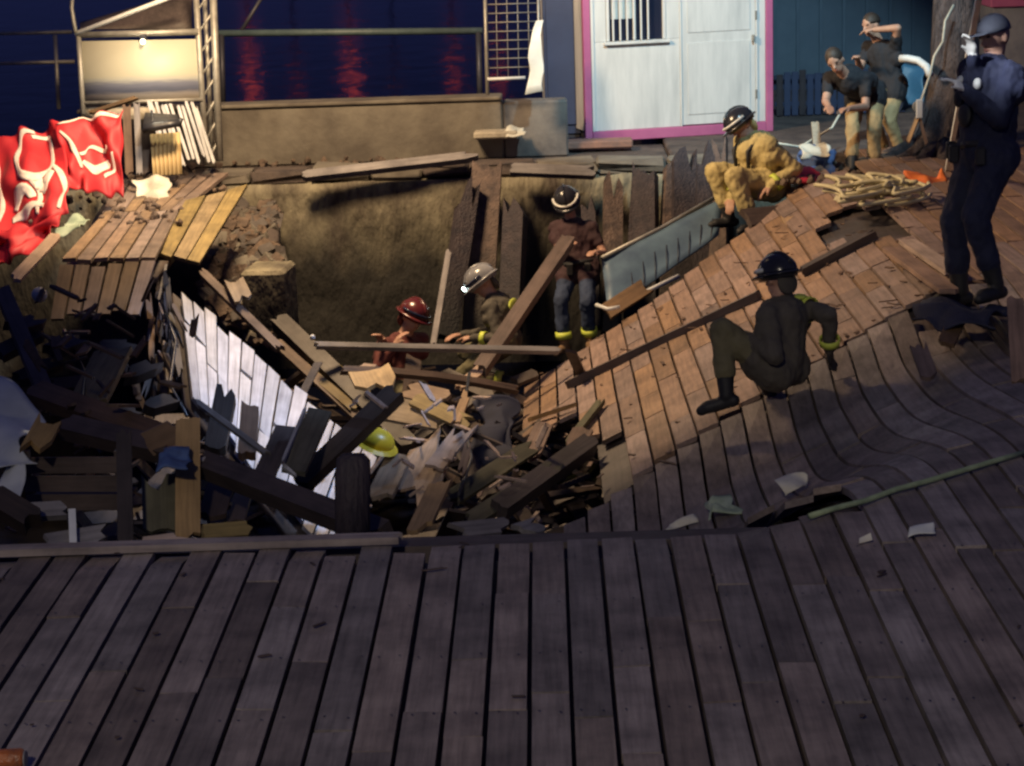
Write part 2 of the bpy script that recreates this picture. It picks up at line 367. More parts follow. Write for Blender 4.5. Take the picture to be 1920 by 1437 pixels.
# ------------------------------------------------------------------ boardwalk (foreground, dark sag, right back) and the tilted slab
PW = .137
def Yc(X): return 7.75+.72*max(0, X-.75)
def Yf(X): return 10.95+.64*X+.16*sin(pi*max(0, min(1, X/2.6)))
def zslab(X, Y):
    return -soft(1.11-.46*X)*(1+.055*(Y-12.2)) + .03*mn.noise(V((X*.8, Y*.5, 2)))*sstep(2.9, 2.2, X)
def zfront(X, Y):
    t = (Y-Yc(X))/(Yf(X)-Yc(X))
    if t <= 0: return .012*mn.noise(V((X*.6, Y*.5, 5)))
    e = soft(1.11-.46*X)*(1+.055*(Yf(X)-12.2)*sstep(.7, 1, t)); k = sstep(3.2, 2.5, X)
    return -e*sstep(-.05, .66, t) - k*.15*sstep(.05, .7, t) + k*.15*sstep(.80, 1, t)
def strip(root, X, y0, y1, zf, mat, w=None, jag=(0, 0), t=.032):
    w = w or random.uniform(.119, .1225); dz = random.uniform(-.003, .003); tl = random.uniform(-.002, .002); dx = random.uniform(-.002, .002)
    n = max(1, min(9, int((y1-y0)/.2))) if y1 > Yc(X) else 2; bm = bmesh.new(); rings = []
    j = [random.uniform(0, jag[0]), random.uniform(0, jag[0])], [random.uniform(0, jag[1]), random.uniform(0, jag[1])]
    z0 = zf(X, y0)
    for k in range(n+1):
        y = y0+(y1-y0)*k/n; ya = y+(j[0][0] if k == 0 else 0)-(j[1][0] if k == n else 0); yb = y+(j[0][1] if k == 0 else 0)-(j[1][1] if k == n else 0)
        za, zb = zf(X-w/2, y)+dz+tl, zf(X+w/2, y)+dz-tl
        rings.append([bm.verts.new(p) for p in ((-w/2+dx, ya-y0, za-z0), (w/2+dx, yb-y0, zb-z0), (w/2+dx, yb-y0, zb-z0-t), (-w/2+dx, ya-y0, za-z0-t))])
    for r0, r1 in zip(rings, rings[1:]):
        for k in range(4): bm.faces.new((r0[k], r0[(k+1) % 4], r1[(k+1) % 4], r1[k]))
    bm.faces.new(rings[0][::-1]); bm.faces.new(rings[-1])
    o = obj('plank', bm, mat); o.location = (X, y0, z0); to_local(root, o); return o
def cuts(y0, y1, lo, hi):
    out = [y0]; y = y0-random.uniform(0, lo)
    while True:
        y += random.uniform(lo, hi)
        if y > y1-.35: break
        if y > y0+.35: out.append(y)
    return out+[y1]
walk = empty('boardwalk', (0, 6, 0), 'worn timber boardwalk planks sagging towards the hole', None, None, 'structure')
slab = empty('collapsed_deck', (1.3, 14, -1.2), 'long tilted section of broken boardwalk planks lit warm brown, right of the pit', 'deck section')
# dark bearers below the boards keep the joints dark
def under(xa, xb, ya, yb, zf, nx, ny, dz=-.10):
    bm = bmesh.new(); g = [[bm.verts.new((xa+(xb-xa)*i/nx, ya(xa+(xb-xa)*i/nx)+(yb(xa+(xb-xa)*i/nx)-ya(xa+(xb-xa)*i/nx))*j/ny, 0)) for j in range(ny+1)] for i in range(nx+1)]
    for r in g:
        for v in r: v.co.z = zf(v.co.x, v.co.y)+dz
    for i in range(nx):
        for j in range(ny): bm.faces.new((g[i][j], g[i+1][j], g[i+1][j+1], g[i][j+1]))
    return bm
i0 = -20
for i in range(i0, 34):
    X = (i+.5)*PW+.03
    # foreground up to the broken edge
    yend = Yc(X)+random.uniform(-.05, .03) if X < 1.2 else None
    if X < -2.75 or X > 4.4: continue
    if yend:
        if random.random() < .12: yend -= random.uniform(.05, .2)
        cs = cuts(4.6, yend, .55, 2.0)
        for a, b2 in zip(cs, cs[1:]): strip(walk, X, a+.0018, b2-.0018, zfront, M_DECK, jag=(.004, .004))
        if X > .05:   # the part hanging in the hollow behind the edge
            ys = max(9.6-1.45*sstep(.65, 1.05, X), Yf(X)-1.3-2.2*sstep(.65, 1.05, X))
            strip(walk, X, ys+random.uniform(-.2, .2), Yf(X)-.02, zfront, M_DECK, jag=(.15, .03))
    else:
        ye = Yf(X)-.03 if X < 2.75 else 19.0
        cs = cuts(4.6 + max(0, X-2)*1.2, ye, .9, 2.2)
        for a, b2 in zip(cs, cs[1:]):
            if X > 1.9 and X < 2.7 and b2 > ye-.6 and random.random() < .5: b2 -= random.uniform(.1, .5)
            strip(walk, X, a+.006, b2-.006, zfront, M_DECK if a < 12 else M_SLAB, jag=(0, .02))
for i in range(-2, 21):
    X = (i+.5)*PW+.03
    if X > 2.75: continue
    y0 = Yf(X)+.04; y1 = 16.15+.63*X+random.uniform(-.06, .06) if X < 2.1 else 18.2+random.uniform(-.3, .3)
    j0 = .03
    if X < .16: y0 = 13.7+random.uniform(-.35, .5); j0 = .25
    elif X < .45: y0 = 12.4+random.uniform(-.5, .5); j0 = .3
    cs = cuts(y0, y1, .6, 1.5)
    for n, (a, b2) in enumerate(zip(cs, cs[1:])):
        if 2.05 < X < 2.6 and 14.6 < (a+b2)/2 < 15.8: continue
        if X > 1.75 and a > 16.2 and random.random() < .35: continue
        strip(slab, X, a+.006, b2-.006, zslab, M_SLAB, jag=(j0 if n == 0 else .0, .0))
# joists under both, as dark bodies
def solidify(o, t):
    md = o.modifiers.new('solid', 'SOLIDIFY'); md.thickness = t; md.offset = -1; return o
o = solidify(obj('under_deck', under(-2.7, 1.18, lambda X: 4.6, lambda X: Yc(X)-.12, zfront, 8, 6), M_DARK), .05); to_local(walk, o)
o = solidify(obj('under_deck', under(1.2, 4.4, lambda X: 4.6, lambda X: Yf(X)-.1 if X < 2.75 else 19, zfront, 14, 26, -.13), M_DARK), .05); to_local(walk, o)
o = solidify(obj('under_deck', under(.3, 2.7, lambda X: Yf(X)+.15, lambda X: 16.0+.63*X, zslab, 10, 10, -.13), M_DARK), .05); to_local(slab, o)
# edge bearer along the near side of the hole
o = stick('edge_bearer', None, M_DARK, V((-2.8, 7.86, -.12)), V((1.0, 7.86, -.12)), .12, .17, (.02, .05), V((0, 0, 1)), parent=walk)
o = stick('edge_board', None, M_DECK, V((-2.8, 7.70, .026)), V((-.62, 7.73, .026)), .07, .03, (.02, .05), V((0, 0, 1)), parent=walk)
# joist lying on the slab, diagonal lath and other lying boards
def lay(px, py, zf, up=.03):
    d = 12.0
    for _ in range(40):
        p = at(px, py, d); e = p.z-zf(p.x, p.y)-up; d += e*1.4
    return at(px, py, d)
stick('joist', 'long dark batten lying diagonally across the tilted boardwalk section', M_DARK, lay(1055, 726, zslab, .04), lay(1425, 552, zslab, .04), .07, .06, (.05, .02), V((0, 0, 1)), 'batten')
stick('joist', 'dark batten lying on the boards behind the kneeling firefighter', M_DARK, lay(1500, 512, zslab, .04), lay(1645, 436, zslab, .05), .08, .06, (.02, .05), V((0, 0, 1)), 'batten')
stick('batten', 'grey splintered batten on the left end of the tilted boards', M_OLIVE, lay(1060, 838, zslab, .05), lay(1128, 752, zslab, .05), .05, .04, (.08, .08), V((0, 0, 1)), 'batten')
stick('splinter', 'pale fresh splinter of wood lying across the left end of the tilted boards', M_TAN, lay(978, 792, zslab, .05), lay(1082, 758, zslab, .05), .06, .03, (.12, .15), V((0, 0, 1)), 'splinter')
# ------------------------------------------------------------------ kiosk and buildings behind
def place(o, loc, rz=0):
    o.location = loc; o.rotation_euler = (0, 0, rz); return o
kd = 20.4
ka, kb = onz(1098, 268, -.06), onz(1450, 243, -.06)
ka = at(1098, 268, 20.6); kb = at(1449, 243, 21.0); ka.z = kb.z = -.06
kw = (V((kb.x, kb.y, 0))-V((ka.x, ka.y, 0))).length; krz = math.atan2(kb.y-ka.y, kb.x-ka.x)
kiosk = empty('kiosk', ka, 'white metal kiosk cabin with pink trim and a barred window', 'kiosk', rz=krz)
def kb_(name, lo, hi, mat, bev=.006):
    bm = bmesh.new(); c = V(((lo[0]+hi[0])/2, (lo[1]+hi[1])/2, lo[2])); b_box(bm, V(lo)-c, V(hi)-c, None, bev)
    return obj(name, bm, mat, kiosk, c)
T = .075
kb_('side_wall', (0.01, .06, .1), (.06, 1.9, 2.4), M_WHITE); kb_('side_wall', (kw-.06, .06, .1), (kw-.01, 1.9, 2.4), M_WHITE); kb_('back_wall', (.06, 1.85, .1), (kw-.06, 1.9, 2.4), M_WHITE)
kb_('roof', (-.06, -.08, 2.45), (kw+.06, 2.0, 2.56), M_WHITE, .02)
kb_('trim_post', (0, -.02, .0), (T, .055, 2.45), M_PINK); kb_('trim_post', (kw-T, -.02, .0), (kw, .055, 2.45), M_PINK)
kb_('trim_base', (T+.002, -.022, .0), (kw-T-.002, .055, .105), M_PINK); kb_('trim_top', (T+.002, -.02, 2.36), (kw-T-.002, .055, 2.45), M_PINK)
# front: wall panels round a window, and the door
wx0, wx1, wz0, dx0 = .24, .87, 1.0, 1.02
kb_('front_panel', (T+.003, .0, .107), (dx0-.01, .05, wz0), M_WHITE, .003); kb_('front_panel', (T+.003, .0, wz0+.002), (wx0, .05, 2.358), M_WHITE, .003)
kb_('front_panel', (wx1, .0, wz0+.002), (dx0-.01, .05, 2.358), M_WHITE, .003); kb_('front_panel', (wx0+.002, .0, 1.85), (wx1-.002, .05, 2.358), M_WHITE, .003)
kb_('corner_strip', (T+.004, -.016, .107), (T+.034, -.001, 2.355), M_WHITE, .003)
wd = kb_('window', (wx0+.003, .03, wz0+.004), (wx1-.003, .045, 1.848), M_GLASSD, .002)
def sub(name, lo, hi, mat, par, bev=.003):
    o = kb_(name, lo, hi, mat, bev); o.parent = par; o.location = o.location-par.location; return o
sub('sill', (wx0-.03, -.05, wz0-.03), (wx1+.03, -.002, wz0-.003), M_WHITE, wd)
sub('window_frame', (wx0+.004, -.008, wz0+.005), (wx0+.035, .028, 1.846), M_WHITE, wd); sub('window_frame', (wx1-.035, -.008, wz0+.005), (wx1-.004, .028, 1.846), M_WHITE, wd)
sub('mullion', ((wx0+wx1)/2-.03, .004, wz0+.006), ((wx0+wx1)/2-.0, .028, 1.84), M_WHITE, wd)
for k in range(6):
    bx = wx0+.07+k*.073; sub('window_bar', (bx-.009, -.03, wz0+.006), (bx+.009, -.012, 1.84), M_WHITE, wd)
sub('curtain', (wx0+.06, .029, wz0+.22), ((wx0+wx1)/2-.03, .031, 1.83), M_SHEET, wd, 0)
door = kb_('door', (dx0+.008, -.004, .115), (kw-T-.11, .04, 2.34), M_WHITE, .006)
kb_('door_jamb', (dx0-.008, -.016, .107), (dx0+.006, .05, 2.357), M_WHITE, .002); kb_('door_jamb', (kw-T-.108, -.016, .107), (kw-T-.092, .05, 2.357), M_WHITE, .002)
kb_('front_panel', (kw-T-.09, .0, .107), (kw-T-.003, .05, 2.357), M_WHITE, .003)
sub('door_panel', (dx0+.07, -.012, .22), (kw-T-.17, -.005, .95), M_WHITE, door, .005); sub('door_panel', (dx0+.07, -.012, 1.05), (kw-T-.17, -.005, 2.2), M_WHITE, door, .005)
for hz_ in (.35, 1.15, 1.95): sub('hinge', (kw-T-.118, -.026, hz_), (kw-T-.098, -.005, hz_+.09), M_GALV, door, .003)
sub('handle', (kw-T-.155, -.06, .93), (kw-T-.135, -.013, 1.0), M_GALV, door, .004)
kb_('floor', (.062, .058, .0), (kw-.062, 1.84, .1), M_DKMET)
# plinth slab sticking out left under the kiosk
p = at(1062, 268, 20.4); q = at(1185, 262, 20.45)
box('kerb_block', (p.x, p.y-.15, -.08), (q.x, p.y+.12, -.005), rough_mat('terracotta_block', (.34, .17, .12), (.2, .12, .1), 8), None, .012)
tag(bpy.data.objects['kerb_block'], 'low reddish kerb block sticking out left of the kiosk base', 'block')
# navy cabinet between the wall and the kiosk
p = at(1024, 262, 21.0); q = at(1096, 262, 21.0)
cab = empty('storage_cabinet', ((p.x+q.x)/2, p.y, -.06), 'tall dark navy storage cabinet against the left side of the kiosk', 'cabinet')
box('cabinet_body', (p.x, p.y, -.02), (q.x-.03, p.y+.7, 2.3), M_NAVY, cab, .01); box('cabinet_door', (p.x+.03, p.y-.022, .08), (q.x-.06, p.y-.002, 2.22), M_NAVY, cab, .006)
box('cabinet_foot', (p.x+.02, p.y+.02, -.06), (q.x-.05, p.y+.66, -.022), M_DKMET, cab, 0)
# blue-grey building far right
p = at(1452, 150, 25); q = at(1990, 150, 25)
bl = empty('harbour_building', ((p.x+q.x)/2, 25, -.06), 'blue grey harbour building with a ribbed wall behind the tree', 'building')
box('wall', (p.x-1.0, 25.0, .05), (q.x+1, 27, 4), M_BLUEW, bl, .01); box('plinth', (p.x-1.0, 25.06, -.06), (q.x+1, 27, .048), M_NAVY, bl, 0)
for k in range(18):
    xx = p.x-.6+k*.28; box('wall_rib', (xx, 24.965, .07), (xx+.04, 24.998, 4), M_BLUEW, bl, .004)
for zz in (.07, 1.1, 2.2): box('rail', (p.x-1, 24.93, zz), (q.x+1, 24.963, zz+.05), M_DKMET, bl, .004)
p = at(1862, 35, 22.5); q = at(1990, 35, 22.5)
pk = empty('pink_shed', ((p.x+q.x)/2, p.y, -.06), 'pink fronted shed at the far right behind the officer', 'shed')
box('shed_wall', (p.x, p.y, -.06), (q.x, p.y+1.4, 1.0), rough_mat('grey_render', (.3, .32, .36), (.2, .22, .27), 3), pk, .01); box('shed_fascia', (p.x-.04, p.y-.05, 1.003), (q.x, p.y+1.5, 1.5), M_PINK, pk, .01)

fe = empty('low_fence', at(1560, 235, 22.2), 'low dark slatted fence between the kiosk and the tree', 'fence')
a_, b_ = at(1462, 238, 22.2), at(1690, 232, 22.2); a_.z = b_.z = -.06
for k in range(17):
    c = a_.lerp(b_, k/16); box('slat', (c.x-.035, c.y-.012, -.05), (c.x+.035, c.y+.012, .42+random.uniform(-.03, .03)), M_NAVY if k % 3 else M_PILE, fe, .004)
for zz in (.05, .34): box('fence_rail', (a_.x-.05, a_.y+.014, zz), (b_.x+.05, a_.y+.05, zz+.05), M_NAVY, fe, .004)
# ------------------------------------------------------------------ rack beside the wall
d = 19.6
rk = empty('mesh_rack', at(915, 180, d), 'open metal mesh rack with a bottom bar standing on the wall end', 'rack')
tube('upright', [at(914, 178, d), at(908, -60, d)], .018, M_GALV, rk); tube('upright', [at(1012, 170, d), at(1008, -60, d)], .012, M_GALV, rk)
tube('bottom_bar', [at(914, 149, d-.02), at(985, 146, d-.02)], .016, M_WHITE, rk)
for k in range(11): 
    y = 128-k*17; tube('mesh_wire', [at(913-k*.5, y, d+.02), at(1011-k*.4, y-3, d+.02)], .005, M_GALV, rk, 5)
for k in range(4): tube('mesh_wire', [at(933+k*20, 145, d+.035), at(929+k*20, -55, d+.035)], .004, M_GALV, rk, 5)
crumple('plastic_sheet', 'pale limp plastic sheet hanging on the right of the mesh rack', M_SHEET, [(984, 178, 19.5), (1018, 172, 19.5), (1016, 40, 19.5), (1004, 38, 19.5)], .04, 5, 10, cat='sheet', seed=3)
box('concrete_block', at(888, 263, 19.75), at(972, 263, 19.75)+V((0, .22, .09)), M_STONE, None, .02); tag(bpy.data.objects['concrete_block'], 'pale concrete block lying at the foot of the wall end', 'block')
crumple('rag', 'small white rag on the pale concrete block', M_PAPER, [(945, 256, 19.7), (985, 254, 19.7), (982, 240, 19.85), (950, 240, 19.85)], .05, 9, 8, cat='rag', seed=5)

# ------------------------------------------------------------------ left: booth frame with picture board, railings, pole
d = 18.9
tp = empty('lattice_post', at(396, 300, d), 'tall grey metal lattice post right of the picture board', 'post')
tube('chord', [at(387, 308, d), at(364, -60, d)], .03, M_GALV, tp); tube('chord', [at(412, 302, d), at(397, -60, d)], .035, M_GALV, tp); tube('chord', [at(399, 305, d+.2), at(381, -60, d+.2)], .025, M_GALV, tp)
for k in range(9):
    u = k/9; u2 = (k+1)/9
    tube('lacing', [at(387-23*u, 308-368*u, d), at(412-15*u2, 302-362*u2, d)], .012, M_GALV, tp, 6)
bo = empty('picture_board', at(262, 190, d), 'printed board with a beach picture hung on a metal frame', 'board')
def picture_mat():
    mt, nt, b = nodes('beach_print'); N = nt.nodes.new; L = nt.links.new
    tc = N('ShaderNodeTexCoord'); sx = N('ShaderNodeSeparateXYZ'); L(tc.outputs['Generated'], sx.inputs[0])
    nz = N('ShaderNodeTexNoise'); nz.inputs['Scale'].default_value = 6; mp = N('ShaderNodeMapping'); mp.inputs['Scale'].default_value = (1, 1, 9); L(tc.outputs['Generated'], mp.inputs[0]); L(mp.outputs[0], nz.inputs['Vector'])
    ad = N('ShaderNodeMath'); ad.operation = 'MULTIPLY_ADD'; L(nz.outputs['Fac'], ad.inputs[0]); ad.inputs[1].default_value = .10; L(sx.outputs['Z'], ad.inputs[2])
    rp = ramp(nt, [(.05, (.34, .29, .22)), (.16, (.38, .36, .36)), (.22, (.12, .14, .22)), (.34, (.20, .22, .30)), (.40, (.42, .44, .42)), (.47, (.50, .49, .40)), (.9, (.45, .44, .36))])
    L(ad.outputs[0], rp.inputs[0]); L(rp.outputs[0], b.inputs['Base Color']); b.inputs['Roughness'].default_value = .5; return mt
q = quad([(152, 190, d), (378, 186, d), (368, 74, d), (150, 78, d)])
sheet('print_panel', lambda u, v: q(u, v), 2, 2, .02, picture_mat(), parent=bo)
tube('frame_bar', [at(156, 215, d-.03), at(147, 62, d-.03)], .025, M_GALV, bo); tube('frame_bar', [at(146, 66, d-.03), at(372, 60, d-.03)], .03, M_GALV, bo); tube('frame_bar', [at(152, 194, d-.03), at(380, 187, d-.03)], .018, M_GALV, bo)
sheet('lower_panel', quad([(158, 222, d+.02), (300, 225, d+.02), (300, 193, d+.02), (153, 196, d+.02)]), 2, 2, .015, M_STONE, parent=bo)
tube('brace', [at(140, 64, d-.05), at(312, -2, d-.05), at(345, -15, d-.05)], .022, M_WHITE, None, 8, 'slanting white brace rising from the left end of the board frame', 'brace')
tube('cable', [at(142, 62, d-.08), at(138, 40, d-.08), at(134, 15, d-.08), at(137, -20, d-.08)], .02, M_GALV, None, 8, 'short grey hanging cable at the upper left corner of the board', 'cable')
bm = bmesh.new(); bmesh.ops.create_uvsphere(bm, u_segments=12, v_segments=8, radius=.024)
bl_ = bpy.data.lights.new('bulb_light', 'POINT'); bl_.energy = 16; bl_.color = (1, .87, .62); bl_.shadow_soft_size = .04; bo_ = bpy.data.objects.new('bulb_light', bl_); COL.objects.link(bo_); bo_.location = at(268, 84, d-.8)
lm = empty('board_lamp', at(268, 70, d-.06), 'small lit lamp on the top bar of the picture board', 'lamp')
obj('bulb', bm, emit_mat('warm_bulb', (1, .85, .55), 9), lm, (0, -.02, -.04)); box('lamp_bracket', lm.location+V((-.03, -.01, -.02)), lm.location+V((.03, .05, .02)), M_DKMET, lm, .004)
sheet('awning', lambda u, v: at(150+210*u, 55-60*v*(.2+u), d+.3+.3*v), 6, 4, .01, M_DARK, 'dark slatted awning above the picture board', 'awning')
# dark railing at the far left
rl = empty('railing', at(60, 210, 20.5), 'thin dark metal railing at the far left by the water', 'railing')
tube('rail_bar', [at(-60, 64, 20.5), at(135, 60, 20.5)], .02, M_GALV, rl); tube('rail_bar', [at(-60, 120, 20.5), at(140, 116, 20.5)], .02, M_GALV, rl); tube('rail_post', [at(110, 205, 20.5), at(103, 66, 20.5)], .022, M_GALV, rl); tube('rail_post', [at(-20, 210, 20.5), at(-26, 66, 20.5)], .022, M_GALV, rl)
box('low_kerb', (-8, 20.3, -.12), (-4.65, 20.5, .2), M_NAVY, None, .02); tag(bpy.data.objects['low_kerb'], 'dark low kerb under the railing at the far left', 'kerb')
# long rail across the water
rl = empty('handrail', at(660, 185, 20.6), 'grey horizontal handrail above the low wall', 'railing')
tube('rail_bar', [at(405, 63, 20.6), at(905, 58, 20.6)], .035, rough_mat('teal_metal', (.09, .13, .14), (.06, .09, .1), 5, .5), rl)
for px in (418, 900): tube('rail_post', [at(px, 192, 20.6), at(px-3, 60, 20.6)], .03, M_DKMET, rl)
tube('rail_brace', [at(500, -20, 20.6), at(450, 62, 20.6)], .02, M_DKMET, rl)
# white slats, corrugated panel, dark seat, posts under the board
fe = empty('slat_screen', at(340, 312, 18.6), 'leaning screen of thin pale slats under the picture board', 'screen')
for k in range(11):
    x0 = 296+k*9.4; y0 = 300+random.uniform(-8, 14)+k*.5
    stick('slat', None, M_PALE, (x0+12, y0, 18.5), (x0-22+random.uniform(-3, 3), 190+random.uniform(-6, 10), 18.75), .028, .012, (.02, .02), parent=fe)
cp = empty('corrugated_panel', at(312, 328, 18.2), 'cream corrugated panel leaning on the slat screen', 'panel')
qq = quad([(288, 330, 18.2), (342, 326, 18.2), (338, 248, 18.45), (282, 252, 18.45)])
sheet('corrugated_sheet', lambda u, v: qq(u, v)+V((0, -.018*cos(u*2*pi*7), 0)), 56, 2, .006, M_CREAM, parent=cp)
st = empty('folded_chair', at(300, 245, 18.1), 'black folded chair hung above the cream panel', 'chair')
sheet('seat', quad([(268, 246, 18.05), (338, 232, 18.1), (332, 220, 18.3), (272, 216, 18.3)]), 3, 3, .05, M_BLACK, parent=st); tube('leg', [at(288, 244, 18.15), at(284, 208, 18.2)], .012, M_BLACK, st, 6); tube('leg', [at(334, 238, 18.15), at(341, 222, 18.15)], .02, M_BLACK, st, 6)
stick('post', 'dark brown timber post at the right edge of the red banner', M_BROWN, (243, 332, 18.2), (237, 195, 18.2), .07, .06, cat='post')
stick('post', 'pale brown timber post leaning between the banner and the black chair', M_GREYW, (262, 330, 18.3), (256, 190, 18.3), .055, .05, cat='post')
stick('post', 'dark plank standing behind the cream corrugated panel', M_DARK, (272, 330, 18.4), (268, 240, 18.4), .12, .03, cat='plank')
stick('branch', 'thin bent wooden strip arching over the slats under the board', M_BROWN, (165, 214, 18.4), (262, 182, 18.4), .04, .03, cat='strip')

# ------------------------------------------------------------------ red banner with white print
bn = empty('banner', at(110, 450, 17.0), 'bright red cloth banner with white emblems draped over the rubble', 'banner')
def bfn(corn, s, amp):
    q = quad(corn)
    def fn(u, v):
        p = q(u, v); p = p + V((0, -1, .1))*(amp*1.6*sin(u*9+3.5*v+s)*(.4+.6*v*(1-v)*4)*.4) + V((0, -1, 0))*(amp*mn.noise(V((u*4, v*3, s)))*1.2)
        return p + V((.3, 0, -.6))*(amp*mn.noise(V((u*5+9, v*4, s*2))))
    return fn
b1 = bfn([(-25, 455, 16.8), (128, 400, 16.7), (118, 232, 17.7), (-25, 262, 17.7)], 1.0, .13); b2 = bfn([(128, 352, 17.2), (232, 372, 17.4), (230, 206, 17.7), (104, 232, 17.6)], 4.0, .10)
b3 = bfn([(-25, 500, 16.6), (70, 470, 16.5), (120, 400, 16.75), (-25, 440, 16.85)], 2.2, .10)
for f in (b1, b2, b3): sheet('banner_cloth', f, 26, 22, .006, M_RED, parent=bn)
def prt(f, pts, wid):
    """flat white print following the cloth"""
    pts = [V((x, y, 0)) for x, y in pts]; fine = []
    for i in range(len(pts)-1):
        for k in range(6): 
            a, b, c2, dd = pts[max(i-1, 0)], pts[i], pts[i+1], pts[min(i+2, len(pts)-1)]; t = k/6
            fine.append(.5*((2*b)+(c2-a)*t+(2*a-5*b+4*c2-dd)*t*t+(3*b-a-3*c2+dd)*t**3))
    fine.append(pts[-1]); L = []
    for i, p in enumerate(fine):
        tg = (fine[min(i+1, len(fine)-1)]-fine[max(i-1, 0)]).normalized(); n = V((-tg.y, tg.x, 0))
        ww = wid*(.55+.45*sin(pi*min(1, max(0, i/(len(fine)-1)))))
        L.append((p+n*ww, p-n*ww))
    def fn(u, v):
        k = min(int(round(u*(len(L)-1))), len(L)-1); q = L[k][0]*(1-v)+L[k][1]*v
        uu, vv = max(.01, min(.99, q.x)), max(.01, min(.99, q.y))
        p = f(uu, vv); n = (f(uu+.01, vv)-f(uu-.01, vv)).cross(f(uu, vv+.01)-f(uu, vv-.01)).normalized()
        if n.y > 0: n = -n
        return p+n*.012
    sheet('printed_emblem', fn, len(L)-1, 3, .003, M_PRINT, parent=bn)
prt(b1, [(.62, .97), (.45, .9), (.40, .72), (.50, .55), (.64, .50), (.78, .6), (.80, .80), (.70, .92), (.58, .90)], .035)
prt(b1, [(.80, .62), (.92, .45), (.97, .2), (.9, .05)], .03); prt(b1, [(.60, .50), (.72, .40), (.84, .5)], .07)
prt(b1, [(.34, .18), (.42, .35), (.52, .40), (.58, .28)], .06); prt(b1, [(.30, .1), (.45, .13), (.62, .16), (.75, .14)], .045); prt(b1, [(.66, .05), (.66, .25), (.62, .45)], .03); prt(b1, [(.05, .9), (.12, .6), (.17, .3), (.16, .1)], .03)
prt(b2, [(.06, .85), (.18, .7), (.26, .5), (.30, .3)], .03); prt(b2, [(.30, .50), (.45, .56), (.62, .54), (.78, .58)], .035); prt(b2, [(.32, .40), (.48, .30), (.62, .34), (.74, .44)], .06); prt(b2, [(.04, .97), (.4, .98), (.7, .97), (.97, .96)], .018); prt(b2, [(.66, .2), (.8, .3), (.86, .5)], .04)

# ------------------------------------------------------------------ left hump of boards
hump = empty('broken_deck_end', at(190, 490, 15.0), 'broken end of boardwalk on the left with brown boards folding down over its edge', 'deck section')
deck_patch(hump, quad([(112, 487, 15.0), (292, 483, 15.0), (338, 392, 17.4), (196, 396, 17.4)]), 6, M_HUMP, jag=.03, pieces=1)
deck_patch(hump, quad([(92, 602, 14.75), (262, 594, 14.75), (294, 488, 14.98), (110, 492, 14.98)]), 6, M_HUMP, gap=.02, jag=.14, pieces=1)
deck_patch(hump, quad([(190, 398, 17.4), (338, 394, 17.4), (430, 322, 18.8), (215, 340, 18.8)]), 7, M_HUMP, jag=.02, pieces=2)
o = sheet('under_deck', quad([(105, 500, 15.05), (292, 495, 15.05), (420, 335, 18.9), (200, 352, 18.9)]), 4, 4, .06, M_DARK, parent=hump); o.location.z -= .12
gs = empty('deck_board_panel', at(370, 430, 16.5), 'yellowed board panel beside the broken deck end, under the lamp light', 'panel')
deck_patch(gs, quad([(296, 476, 15.6), (372, 500, 15.5), (470, 340, 18.2), (345, 376, 17.6)]), 3, M_GOLD, gap=.02, jag=.05, pieces=1)
stick('plank', 'long pale plank edge sloping down left of the broken deck end', M_TAN, (22, 530, 14.6), (108, 440, 15.6), .09, .03, (.08, .05))
stick('plank', 'yellow lit plank corner under the yellowed panel above the white boards', M_GOLD, (436, 520, 15.2), (470, 590, 14.9), .14, .03, (.05, .12))
stick('plank', 'thin brown rail sloping beside the top of the white boards', M_BROWN, (372, 505, 15.3), (530, 660, 14.8), .06, .05, (.05, .05))
# ragged edge of splintered slats hanging at the right of the hump
rg = empty('splintered_edge', at(300, 600, 14.5), 'ragged hanging edge of splintered slats right of the broken deck end', 'splinters')
for k in range(34):
    u = random.random(); x = 268+50*random.random()+18*u; y = 490+215*u
    stick('slat', None, random.choice([M_DARK, M_BROWN, M_DARK, M_BROWN]), (x, y, 14.5+random.uniform(-.25, .25)), (x+random.uniform(-25, 30), y+random.uniform(30, 95), 14.4+random.uniform(-.35, .3)), random.uniform(.025, .06), random.uniform(.015, .03), (.06, .1), parent=rg, hint=V((random.uniform(-1, 1), -1, random.uniform(-.6, 1))))

# ------------------------------------------------------------------ white lit boards
wb = empty('whitened_deck', at(480, 760, 13.8), 'steep section of broken boards floodlit bright white', 'deck section')
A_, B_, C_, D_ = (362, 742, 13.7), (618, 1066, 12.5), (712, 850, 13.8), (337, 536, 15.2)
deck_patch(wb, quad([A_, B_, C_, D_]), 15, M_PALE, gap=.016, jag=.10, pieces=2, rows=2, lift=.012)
o = sheet('under_deck', quad([A_, B_, C_, D_]), 3, 3, .05, M_DARK, parent=wb); o.location += V((-.07, .03, -.08))

